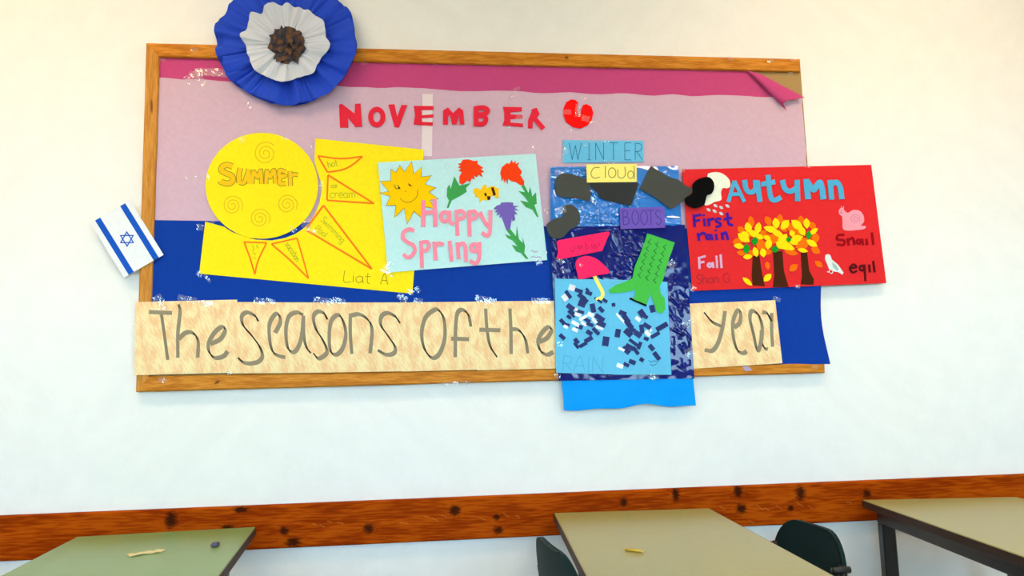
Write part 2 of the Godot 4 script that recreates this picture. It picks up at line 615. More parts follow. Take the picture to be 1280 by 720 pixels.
func build_room() -> void:
	var st := begin()
	box(st, Vector3(X0 - 0.2, 0, -0.2), Vector3(X1 + 0.2, H, 0))
	struct("wall_front", st, M.wall)
	st = begin()
	box(st, Vector3(X0 - 0.2, 0, 0), Vector3(X0, H, Z1))
	struct("wall_left", st, M.wall)
	st = begin()
	box(st, Vector3(X1, 0, 0), Vector3(X1 + 0.2, H, Z1))
	struct("wall_right", st, M.wall)
	st = begin()
	box(st, Vector3(X0 - 0.2, -0.2, -0.2), Vector3(X1 + 0.2, 0, Z1 + 0.2))
	struct("floor", st, M.floor)
	st = begin()
	box(st, Vector3(X0 - 0.2, H, -0.2), Vector3(X1 + 0.2, H + 0.2, Z1 + 0.2))
	struct("ceiling", st, M.ceiling)
	# the wall behind the camera has three wide windows
	var wins := [[-2.3, -0.6], [-0.4, 1.3], [1.5, 3.05]]
	st = begin()
	box(st, Vector3(X0 - 0.2, 0, Z1), Vector3(X1 + 0.2, 1.25, Z1 + 0.2))
	box(st, Vector3(X0 - 0.2, 2.3, Z1), Vector3(X1 + 0.2, H, Z1 + 0.2))
	var edge := X0 - 0.2
	for w in wins:
		box(st, Vector3(edge, 1.25, Z1), Vector3(w[0], 2.3, Z1 + 0.2))
		edge = w[1]
	box(st, Vector3(edge, 1.25, Z1), Vector3(X1 + 0.2, 2.3, Z1 + 0.2))
	struct("wall_back", st, M.wall)
	var n := 1
	for w in wins:
		var root := Node3D.new()
		root.name = "window_%d" % n
		root.set_meta("kind", "structure")
		add_child(root)
		root.position = Vector3((w[0] + w[1]) * 0.5, 1.25, Z1 + 0.1)
		n += 1
		var hw: float = (w[1] - w[0]) * 0.5
		st = begin()
		for s in [-1.0, 1.0]:
			box(st, Vector3(s * (hw - 0.025) - 0.025, 0, -0.03), Vector3(s * (hw - 0.025) + 0.025, 1.05, 0.03))
		box(st, Vector3(-0.025, 0.05, -0.03), Vector3(0.025, 1.0, 0.03))
		box(st, Vector3(-hw + 0.05, 0, -0.03), Vector3(hw - 0.05, 0.05, 0.03))
		box(st, Vector3(-hw + 0.05, 1.0, -0.03), Vector3(hw - 0.05, 1.05, 0.03))
		put("window_frame", st, M.white_metal, root)
		for s in [-1.0, 1.0]:
			st = begin()
			var a := Vector3(minf(s * 0.025, s * (hw - 0.05)), 0.05, 0)
			var b := Vector3(maxf(s * 0.025, s * (hw - 0.05)), 1.0, 0)
			quad(st, a, Vector3(a.x, b.y, 0), b, Vector3(b.x, a.y, 0))
			put("window_pane", st, M.glass, root)
	# the wooden rail that keeps chairs off the wall
	var knots := []
	for k in [[213, 650, 6, 9], [355, 663, 5, 4], [366, 677, 8, 5], [460, 660, 5, 5], [568, 638, 6, 6], [622, 662, 5, 4], [620, 646, 4, 3], [779, 627, 4, 5], [844, 618, 4, 8], [922, 614, 5, 7], [926, 635, 6, 5], [1000, 616, 6, 8], [988, 635, 4, 3], [1083, 617, 5, 5], [284, 659, 6, 3], [300, 637, 8, 3]]:
		var p := W(Vector2(k[0], k[1]), 0.02)
		knots.append([(p.x - X0) / (X1 - X0), (0.807 - p.y) / 0.125, k[2] / 400.0 / (X1 - X0), k[3] / 400.0 / 0.125])
	M.rail_wood.albedo_texture = pine(2048, 64, rgb(172, 74, 4), rgb(132, 44, 0), rgb(44, 16, 6), knots, 33, 40.0)
	var marks := []
	for k in [[391, 655, 5, 2], [400, 656, 6, 3], [410, 652, 5, 2], [422, 654, 7, 1], [531, 646, 6, 2], [540, 648, 8, 3], [552, 645, 6, 2], [600, 648, 7, 2], [630, 642, 6, 4], [645, 645, 5, 3], [900, 634, 6, 3], [945, 632, 8, 4], [955, 635, 6, 3], [970, 632, 7, 4], [996, 628, 8, 4], [936, 650, 7, 4], [1058, 628, 7, 1], [500, 654, 9, 1], [1010, 632, 6, 4]]:
		var p := W(Vector2(k[0], k[1]), 0.02)
		marks.append([(p.x - X0) / (X1 - X0), (0.807 - p.y) / 0.125, k[2], k[3]])
	M.rail_wood.albedo_texture = scuffs(M.rail_wood.albedo_texture, marks)
	st = begin()
	rail_shape(st)
	struct("trim_1", st, M.rail_wood)
	# ceiling lamps
	var xs := [-1.2, 1.6]
	var zs := [0.9, 3.4]
	for x in xs:
		for z in zs:
			var lamp := thing("ceiling_lamp", "white ceiling lamp near the " + ("board wall" if z < 2 else "windows") + " above the " + ("flag side of the room" if x < 0 else "red poster side of the room"), "lamp", Vector3(x, H, z), "ceiling lamps")
			st = begin()
			box(st, Vector3(-0.62, -0.06, -0.15), Vector3(0.62, 0, 0.15))
			put("housing", st, M.white_metal, lamp)
			st = begin()
			box(st, Vector3(-0.6, -0.075, -0.13), Vector3(0.6, -0.06, 0.13))
			put("diffuser", st, M.diffuser, lamp)
			var l := AreaLight3D.new()
			l.name = "lamp_light"
			l.area_size = Vector2(1.2, 0.26)
			l.light_color = Color(1.0, 0.86, 0.68)
			l.light_energy = 2.2
			l.shadow_enabled = true
			l.rotation_degrees.x = -90
			l.position.y = -0.08
			lamp.add_child(l)

func rail_shape(st: SurfaceTool) -> void:
	var y0 := 0.682
	var y1 := 0.807
	var prof := [[y0, 0.0, 1.0], [y0, 0.017, 0.98], [y0 + 0.003, 0.02, 0.97], [y1 - 0.004, 0.02, 0.04], [y1, 0.016, 0.01], [y1, 0.0, 0.0]]
	for i in prof.size() - 1:
		var a: Array = prof[i]
		var b: Array = prof[i + 1]
		quad_uv(st, [Vector3(X0, a[0], a[1]), Vector3(X0, b[0], b[1]), Vector3(X1, b[0], b[1]), Vector3(X1, a[0], a[1])], [Vector2(0, a[2]), Vector2(0, b[2]), Vector2(1, b[2]), Vector2(1, a[2])])

# ------------------------------------------------------------------ notice board and its backing papers
func moulding(called: String, a: PackedVector2Array, m: Material, parent: Node) -> void:
	# corners: outer start, outer end, inner end, inner start; chamfered front edges, grain along the length
	var st := begin()
	var o := origin_of(parent)
	var zt := 0.024
	var c := 0.1
	var fo := [W(a[0], 0.02) - o, W(a[1], 0.02) - o, W(a[2], 0.02) - o, W(a[3], 0.02) - o]
	var f := [W(a[0].lerp(a[3], c), zt) - o, W(a[1].lerp(a[2], c), zt) - o, W(a[2].lerp(a[1], c), zt) - o, W(a[3].lerp(a[0], c), zt) - o]
	quad_uv(st, f, [Vector2(0, c), Vector2(1, c), Vector2(1, 1 - c), Vector2(0, 1 - c)])
	quad_uv(st, [fo[0], fo[1], f[1], f[0]], [Vector2(0, 0), Vector2(1, 0), Vector2(1, c), Vector2(0, c)])
	quad_uv(st, [f[3], f[2], fo[2], fo[3]], [Vector2(0, 1 - c), Vector2(1, 1 - c), Vector2(1, 1), Vector2(0, 1)])
	for e in [[0, 1], [2, 3], [1, 2], [3, 0]]:
		var p: Vector3 = fo[e[0]]
		var q: Vector3 = fo[e[1]]
		var back := Vector3(0, 0, 0.001 - 0.02)
		quad_uv(st, [q, p, p + back, q + back], [Vector2(1, 0.02), Vector2(0, 0.02), Vector2(0, 0.1), Vector2(1, 0.1)])
	for e in [[1, 2], [3, 0]]:
		quad_uv(st, [fo[e[0]], fo[e[1]], f[e[1]], f[e[0]]], [Vector2(0, 0), Vector2(0.01, 0), Vector2(0.01, 0.1), Vector2(0, 0.1)])
	put(called, st, m, parent)

func build_board() -> void:
	region(0, 0, 1)
	var b := thing("notice_board", "large notice board with orange wooden frame on the white wall", "notice board", W(Vector2(600, 478), 0.0))
	cut("backing_panel", Z([186, 60, 1000, 78, 1029, 464, 173, 486]), 0.001, 0.011, M.cork, b)
	moulding("frame_rail", Z([183, 54, 1000, 74, 1000, 90, 199.5, 71.5]), M.frame_wood, b)
	moulding("frame_rail", Z([170, 490, 1031, 466, 1030.3, 454, 187, 470]), M.frame_wood, b)
	moulding("frame_rail", Z([170, 490, 183, 54, 199.5, 71.5, 187, 470]), M.stile_wood, b)
	for t in [[243, 62, 9, 5, 10], [914, 73, 7, 5, 20], [963, 76, 8, 4, -5], [992, 75, 7, 4, 0], [988, 92, 6, 4, 10], [203, 475, 10, 6, 15], [930, 461, 0, 0, 0], [1019, 459, 7, 4, 10], [570, 479, 36, 4, -2]]:
		if t[2] > 0:
			tape(b, t[0], t[1], t[2], t[3], t[4], 0.0245)
	for t in [[204, 75, 6, 4, 10], [455, 78, 8, 5, -10], [545, 80, 8, 4, -10], [646, 111, 8, 4, -15]]:
		tape(b, t[0], t[1], t[2], t[3], t[4], 0.0175)
	cut("violet_paper_scrap", Z([928, 458, 936, 458, 940, 463, 932, 464]), 0.0245, 0.0006, M.ink_lilac, b)

	# magenta paper, its right corner folded over
	var g := thing("magenta_paper", "magenta backing paper along the top with one folded corner", "paper", W(Vector2(560, 130), 0.0125))
	cut("paper_sheet", Z([198, 69, 440, 75, 700, 82.5, 936, 88, 952, 96, 975, 120, 985, 150, 560, 150, 196, 140]), 0.0125, 0.001, M.magenta, g)
	var st := begin()
	var o := origin_of(g)
	# the folded corner: hinge from (936, 88) to (974, 121), rolled round and hanging forward
	var rows := 6
	var v := []
	for i in rows + 1:
		var t := float(i) / rows
		var hinge := Vector2(934, 88).lerp(Vector2(974, 120), t)
		var tip := Vector2(950, 92).lerp(Vector2(1006, 122), t) if t < 0.99 else Vector2(1006, 122)
		var low := Vector2(934, 88).lerp(Vector2(984, 139), t)
		var mid := hinge.lerp((tip + low) * 0.5, 0.5)
		v.append([W(low, 0.017 + 0.006 * t) - o, W(low.lerp(hinge, 0.5), 0.021 + 0.011 * t) - o, W(mid, 0.021 + 0.012 * t) - o, W(tip.lerp(mid, 0.5), 0.020 + 0.012 * t) - o, W(tip, 0.018 + 0.012 * t) - o])
	st.set_smooth_group(1)
	for i in rows:
		for k in 4:
			quad(st, v[i][k], v[i][k + 1], v[i + 1][k + 1], v[i + 1][k])
	put("folded_corner", st, M.magenta, g)
	tape(g, 268, 91, 46, 10, 2, 0.0165, 0.006)
	tape(g, 240, 97, 22, 12, -30, 0.0175, 0.006)
	for q in [[258, 90, 30, 9, 0], [277, 92, 26, 8, 8], [246, 92, 18, 10, -20], [252, 100, 14, 8, 60]]:
		tape(g, q[0], q[1], q[2], q[3], q[4], 0.0205, 0.003)

	# pale mauve tissue over it
	noise.seed = 3
	var pale := thing("mauve_paper", "pale mauve tissue paper behind the red letters", "paper", W(Vector2(600, 285), 0.0145))
	var wave := func(u: float, v_: float) -> float: return 0.0011 * (noise.get_noise_2d(u * 9.0, v_ * 3.0) + 0.4 * noise.get_noise_2d(u * 24.0, v_ * 7.0)) + 0.0006
	var jag := func(u: float, v_: float) -> Vector2:
		var top := (1.0 - v_) * (noise.get_noise_1d(u * 14.0) * 1.4 + (1.6 if u > 0.468 and u < 0.57 else 3.4 if u <= 0.468 else 0.0) * -0.0)
		return Vector2(noise.get_noise_1d(v_ * 5.0 + 40.0) * 1.6 * (1.0 if u > 0.99 else 0.0), top + 4.5 * sin(PI * u) * (1.0 - v_) * (1.0 if u < 2.0 else 0.0))
	sheet("paper_sheet", Z([193, 97, 1003, 121, 1013, 296, 187, 287]), 0.0145, 0.0008, 70, 16, wave, M.mauve, pale, jag)
	strokes("pale_tape_strip", [[534.5, 117.5, 533.5, 195]], 13, 0.0170, 0.0003, M.tape_band, pale, false)
	tape(pale, 636, 155, 78, 6, 95, 0.0170, 0.0007)
	for t in [[240, 222, 16, 8, -10], [262, 221, 12, 6, 20], [296, 158, 6, 4, 20], [310, 130, 12, 10, 40], [690, 190, 8, 5, 60], [667, 186, 9, 5, 40], [1002, 110, 0, 0, 0], [693, 143, 0, 0, 0]]:
		if t[2] > 0:
			tape(pale, t[0], t[1], t[2], t[3], t[4], 0.0175)

	# royal blue paper below, reaching past the board's right end
	var bl := thing("blue_paper", "royal blue backing paper reaching past the right end of the board", "paper", W(Vector2(600, 455), 0.0172))
	var jagb := func(u: float, v_: float) -> Vector2: return Vector2((3.0 * sin(v_ * 7.0) - 4.0 * v_ * (1.0 - v_)) * (1.0 if u > 0.999 else 0.0), 0)
	var waveb := func(u: float, v_: float) -> float: return 0.0007 * (0.5 + noise.get_noise_2d(u * 6.0 + 50.0, v_ * 3.0)) + (0.012 * pow(clampf((u - 0.93) / 0.07, 0, 1), 2.0) * v_)
	sheet("paper_sheet", Z([189, 275, 1020, 288, 1036, 455, 187, 461]), 0.0172, 0.0008, 60, 14, waveb, M.blue, bl, jagb)

# ------------------------------------------------------------------ lettered banner
func marker_letters(called: String, list: Array, z: float, parent: Node) -> void:
	var inks := [Color(0.022, 0.018, 0.012), Color(0.28, 0.225, 0.15)]
	var o := origin_of(parent)
	for letter in list:
		var st := begin()
		for s in letter:
			band(st, smooth(Z(s), 8), 5.7, z, 0.0, o, Vector2(0.6, 0.8), inks)
		put(called, st, M.marker, parent)

func build_banner() -> void:
	var z := 0.0262
	var G := "sheets of the lettered banner"
	var data := [
		["cream banner sheet lettered The in grey marker", [169, 377.5, 296.5, 374.5, 288.5, 466, 168, 469], [160, 365, 5.536], [
			[[145, 138, 225, 142, 305, 145], [230, 145, 255, 320, 275, 470]],
			[[350, 85, 360, 140, 345, 290, 345, 455], [350, 325, 400, 282, 450, 285, 485, 340, 482, 455]],
			[[570, 360, 640, 325, 672, 265, 650, 242, 600, 280, 560, 350, 560, 410, 600, 455, 660, 445, 690, 410]]]],
		["cream banner sheet lettered sea in grey marker", [287.5, 377.5, 390, 378, 389, 466, 287, 467], [280, 365, 6.264], [
			[[270, 230, 240, 185, 180, 160, 140, 190, 150, 260, 220, 345, 280, 430, 300, 500, 270, 545, 200, 560, 150, 550, 110, 515]],
			[[400, 320, 440, 240, 430, 180, 395, 180, 355, 260, 360, 390, 385, 470, 430, 500, 480, 512]],
			[[620, 180, 570, 160, 510, 190, 485, 290, 495, 420, 530, 470, 570, 450, 605, 360, 622, 200], [622, 185, 625, 340, 645, 430, 680, 480]]]],
		["cream banner sheet lettered sons in grey marker", [388, 378, 505, 378, 504, 464, 388, 466], [390, 365, 6.264], [
			[[121, 215, 91, 165, 41, 155, 11, 200, 31, 290, 81, 370, 116, 450, 106, 490, 51, 520, 11, 480]],
			[[200, 180, 150, 230, 135, 340, 145, 460, 190, 490, 240, 440, 265, 330, 240, 220, 200, 180]],
			[[300, 190, 300, 330, 312, 485], [290, 188, 370, 175, 440, 220, 470, 300, 455, 480]],
			[[690, 245, 650, 190, 590, 165, 545, 190, 540, 260, 600, 350, 650, 430, 640, 480, 580, 490, 515, 455]]]],
		["cream banner sheet lettered Of in grey marker", [503, 378, 600, 377, 598, 462, 503, 464.5], [500, 365, 6.26], [
			[[270, 140, 200, 200, 170, 320, 190, 440, 250, 515, 310, 480, 350, 360, 345, 220, 310, 150, 270, 140]],
			[[555, 270, 535, 180, 490, 140, 450, 165, 435, 280, 432, 510], [400, 365, 470, 367, 540, 370]]]],
		["cream banner sheet lettered the in grey marker beside the blue rain sheet", [596.5, 376.8, 700, 376, 700, 460.5, 596.5, 463], [500, 365, 6.26], [
			[[670, 130, 680, 280, 705, 420, 760, 510], [610, 295, 700, 297, 785, 300]],
			[[860, 130, 868, 300, 870, 485], [870, 290, 930, 300, 980, 370, 1000, 480]],
			[[1090, 390, 1150, 360, 1185, 300, 1160, 275, 1110, 320, 1080, 390, 1100, 460, 1150, 490, 1200, 470]]]],
		["cream banner sheet lettered year in grey marker", [862, 379.5, 969, 375.2, 978, 454, 866, 461], [860, 360, 6.261], [
			[[125, 190, 190, 265, 260, 300], [290, 180, 270, 310, 235, 430, 190, 490, 130, 485]],
			[[360, 310, 405, 270, 410, 190, 385, 180, 355, 250, 350, 340, 365, 430, 390, 490, 430, 510, 460, 495]],
			[[545, 490, 510, 350, 485, 240, 500, 180, 550, 210, 580, 300, 575, 400, 545, 490], [575, 330, 575, 420, 600, 470, 625, 480]],
			[[655, 195, 655, 330, 662, 460], [580, 190, 620, 200, 655, 260]]]],
	]
	var tapes := [
		[[200, 378, 20, 12, 60], [234, 374, 24, 8, 12], [257, 379, 18, 7, 5], [286, 466, 8, 4, 30]],
		[[324, 376, 14, 7, 10], [338, 376, 12, 6, 15]],
		[[404, 376, 24, 8, 8], [424, 376, 16, 7, 12], [503, 372, 14, 8, 30]],
		[[523, 376, 12, 6, 10]],
		[[604, 374, 20, 8, 10], [614, 377, 14, 6, -5], [676, 376, 24, 7, 2]],
		[[971, 374, 10, 5, 20]]]
	noise.seed = 15
	for i in data.size():
		region(0, 0, 1)
		var d: Array = data[i]
		var c := Z(d[1])
		var zz := z + 0.0007 * (i % 2)
		var t := thing("banner_sheet", d[0], "banner", W((c[2] + c[3]) * 0.5, zz), G)
		# the sheet lies on the board, its foot and its left end bulging a little over the frame
		sheet("paper_sheet", c, zz, 0.0006, 10, 8, flat, M.banner, t)
		for q in tapes[i]:
			tape(t, q[0], q[1], q[2], q[3], q[4], zz + 0.0012)
		region(d[2][0], d[2][1], d[2][2])
		marker_letters("marker_letter", d[3], zz + 0.0009, t)

# ------------------------------------------------------------------ NOVEMBER
func build_november() -> void:
	var z := 0.0178
	var th := 0.0015
	var G := "red letters of the month name"
	var L := func(label: String, at: Vector2) -> Node3D: return thing("paper_letter", label, "letter", W(at, z), G)
	region(420, 115, 8)
	var t: Node3D = L.call("red paper letter N at the start of the month name", Vector2(438, 160))
	cut("letter_face", Z([30, 125, 60, 118, 185, 215, 190, 118, 245, 115, 258, 345, 195, 350, 120, 260, 125, 355, 40, 355]), z, th, M.letter_red, t)
	t = L.call("red paper letter O between N and V", Vector2(471, 160))
	var st := begin()
	band(st, outline(["o", 408, 250, 62, 78]), 50 / zoom.z, z, th, origin_of(t))
	put("letter_face", st, M.letter_red, t)
	t = L.call("red paper letter V between O and E", Vector2(496, 160))
	cut("letter_face", Z([522, 125, 585, 122, 612, 245, 655, 130, 712, 130, 630, 355, 585, 350]), z, th, M.letter_red, t)
	t = L.call("red paper letter E right after the V", Vector2(529, 157))
	cut("letter_face", Z([778, 138, 975, 140, 975, 178, 855, 180, 858, 232, 975, 222, 975, 255, 858, 262, 860, 298, 970, 303, 965, 338, 775, 325, 790, 230]), z, th, M.letter_red, t)
	region(400, 60, 4)
	t = L.call("red paper letter M in the month name", Vector2(567, 156))
	cut("letter_face", Z([615, 312, 640, 297, 665, 325, 695, 297, 716, 312, 722, 382, 700, 383, 695, 336, 685, 380, 660, 382, 650, 334, 640, 344, 640, 383, 615, 383]), z, th, M.letter_red, t)
	region(560, 105, 6.4)
	t = L.call("red paper letter B in the month name", Vector2(600, 157))
	strokes("letter_face", [[225, 178, 225, 336], [225, 194, 285, 190, 316, 210, 296, 240, 235, 246], [235, 252, 290, 260, 302, 290, 280, 318, 225, 320]], 40, z, th, M.letter_red, t)
	t = L.call("red paper letter E between B and R", Vector2(641, 158))
	cut("letter_face", Z([440, 182, 590, 185, 592, 218, 500, 225, 500, 243, 592, 248, 600, 275, 500, 282, 500, 308, 600, 315, 600, 345, 435, 332, 450, 290, 450, 230]), z, th, M.letter_red, t)
	tape(t, 649, 149, 10, 9, 20, z + th + 0.0005)
	tape(t, 637, 159, 6, 4, 0, z + th + 0.0005)
	t = L.call("red paper letter R at the end of the month name", Vector2(670, 160))
	strokes("letter_face", [[658, 355, 660, 290, 690, 218], [672, 222, 700, 212, 712, 238, 690, 275, 672, 280], [690, 272, 765, 358]], 38, z, th, M.letter_red, t, false)
	var h := thing("paper_heart", "bright red paper heart split down the middle", "heart", W(Vector2(723, 161), z))
	cut("heart_face", Z([1042, 150, 1020, 127, 985, 122, 945, 145, 924, 195, 925, 250, 945, 305, 1000, 345, 1060, 355, 1118, 330, 1152, 285, 1163, 230, 1148, 182, 1110, 160, 1080, 168, 1062, 205, 1058, 255, 1046, 255, 1036, 205]), z, 0.002, M.heart_red, h)
	for q in [[723, 138, 8, 16, 5], [729, 121, 9, 7, -20], [709, 140, 10, 6, 0], [732, 148, 10, 7, 15], [712, 163, 10, 5, 10], [742, 153, 9, 4, -10]]:
		tape(h, q[0], q[1], q[2], q[3], q[4], z + 0.003)

# ------------------------------------------------------------------ summer poster
func build_summer() -> void:
	region(0, 0, 1)
	var z := 0.0195
	var p := thing("summer_poster", "yellow summer poster with a cut-out sun disc and orange rays", "poster", W(Vector2(382, 355), z))
	cut("poster_sheet", Z([394, 173, 530, 187, 515.5, 367, 249, 342, 256.5, 277, 280, 283.5, 290, 290, 302, 294, 320, 299.5, 340, 300.6, 356, 297.5, 369, 292.5, 378, 286.5, 386, 279.5, 393, 269, 399, 255, 402, 240, 401, 227, 396.5, 214, 393, 202]), z, 0.001, M.yellow, p)
	for q in [[249, 342, 8, 6, 30], [259, 348, 12, 4, 50], [513, 365, 9, 6, 20], [522, 362, 8, 5, 50], [250, 284, 8, 8, 10], [390, 181, 4, 7, 0], [383, 282, 12, 9, 30], [402, 232, 5, 12, 5], [390, 289, 14, 6, 15]]:
		tape(p, q[0], q[1], q[2], q[3], q[4], z + 0.0022)
	# rays drawn in orange, each with a word in it
	var zi := z + 0.0013
	region(380, 165, 8)
	strokes("drawn_ray", [[140, 240, 370, 266, 585, 245], [585, 245, 480, 330, 380, 378, 235, 402], [235, 402, 140, 240]], 17, zi, 0, M.ink_orange, p)
	strokes("drawn_ray", [[240, 430, 700, 715], [700, 715, 230, 682], [230, 682, 240, 430]], 17, zi, 0, M.ink_orange, p)
	word("handwriting", "hot", 240, 358, 66, 1.0, -12, 9, zi, M.ink_olive, p)
	word("handwriting", "ice", 268, 560, 48, 1.0, -3, 8, zi, M.ink_olive, p)
	word("handwriting", "cream", 258, 658, 84, 1.0, 0, 8, zi, M.ink_olive, p)
	region(380, 245, 5.538)
	strokes("drawn_ray", [[135, 65, 470, 505], [470, 505, 60, 262, 20, 240], [20, 220, 135, 65]], 13, zi, 0, M.ink_orange, p, false)
	word("handwriting", "Swimming", 112, 168, 46, 1.0, 47, 5, zi, M.ink_olive, p)
	word("handwriting", "Pool", 72, 232, 42, 1.1, 38, 5, zi, M.ink_olive, p)
	word("signature", "Liat", 268, 592, 76, 1.35, 4, 5, zi, M.ink_dark_olive, p)
	word("signature", "A", 528, 610, 76, 1.0, 4, 5, zi, M.ink_dark_olive, p)
	region(240, 280, 8)
	strokes("drawn_ray", [[520, 180, 745, 188], [745, 188, 660, 370, 628, 505], [628, 505, 580, 340, 520, 180]], 16, zi, 0, M.ink_orange, p)
	strokes("drawn_ray", [[795, 200, 1050, 142], [1050, 142, 1100, 310, 1165, 545], [1165, 545, 980, 360, 795, 200]], 16, zi, 0, M.ink_orange, p)
	strokes("handwriting", [[600, 215, 620, 245, 605, 275], [640, 210, 665, 245], [610, 290, 640, 300], [620, 330, 640, 350]], 8, zi, 0, M.ink_olive, p)
	word("handwriting", "vacation", 930, 205, 62, 0.82, 58, 8, zi, M.ink_olive, p)
	# the sun disc stands a little proud of the sheet and lies against it at the lower left
	region(0, 0, 1)
	var ring := []
	for k in 72:
		ring.append_array([327.3 + 70.3 * cos(TAU * k / 72), 232.2 + 66.2 * sin(TAU * k / 72)])
	var zd := z + 0.0025
	var disc := cut("sun_disc", Z(ring), zd, 0.001, M.yellow, p)
	var zk := zd + 0.0013
	region(250, 160, 8)
	strokes("drawn_spiral", [spiral(655, 255, 118, 2.5, 2.4)], 9, zk, 0, M.ink_amber, disc)
	region(250, 230, 8)
	strokes("drawn_spiral", [spiral(325, 215, 104, 2.5, 3.6)], 9, zk, 0, M.ink_amber, disc)
	strokes("drawn_spiral", [spiral(597, 345, 104, 2.5, 3.6)], 9, zk, 0, M.ink_amber, disc)
	strokes("drawn_spiral", [spiral(870, 205, 104, 2.5, 3.6)], 9, zk, 0, M.ink_amber, disc)
	region(250, 160, 8)
	var bubbles := [
		[[325, 385, 275, 370, 225, 385, 215, 425, 265, 455, 320, 480, 325, 530, 280, 555, 215, 540, 205, 530], 48],
		[[405, 400, 390, 470, 392, 552], 44], [[392, 545, 440, 545, 470, 470, 485, 410], 36], [[488, 440, 492, 560], 40],
		[[520, 560, 535, 440, 575, 490, 608, 430, 615, 560], 34], [[660, 560, 668, 435, 700, 490, 740, 425, 755, 555], 34],
		[[860, 440, 800, 425, 795, 480, 850, 478, 800, 500, 800, 555, 860, 555], 36], [[900, 430, 905, 580], 36], [[905, 485, 940, 465, 980, 468], 32]]
	for b in bubbles:
		strokes("bubble_letter_outline", [b[0]], b[1] + 14, zk, 0, M.ink_dark_olive, disc)
	for b in bubbles:
		strokes("bubble_letter", [b[0]], b[1] - 2, zk + 0.0004, 0, M.ink_gold, disc)
	region(0, 0, 1)
	for q in [[303, 175, 9, 6, -30], [257, 221, 10, 6, 10], [355, 173, 8, 4, 20], [366, 287, 9, 6, 20], [265, 274, 10, 7, 50]]:
		tape(disc, q[0], q[1], q[2], q[3], q[4], zd + 0.0018)

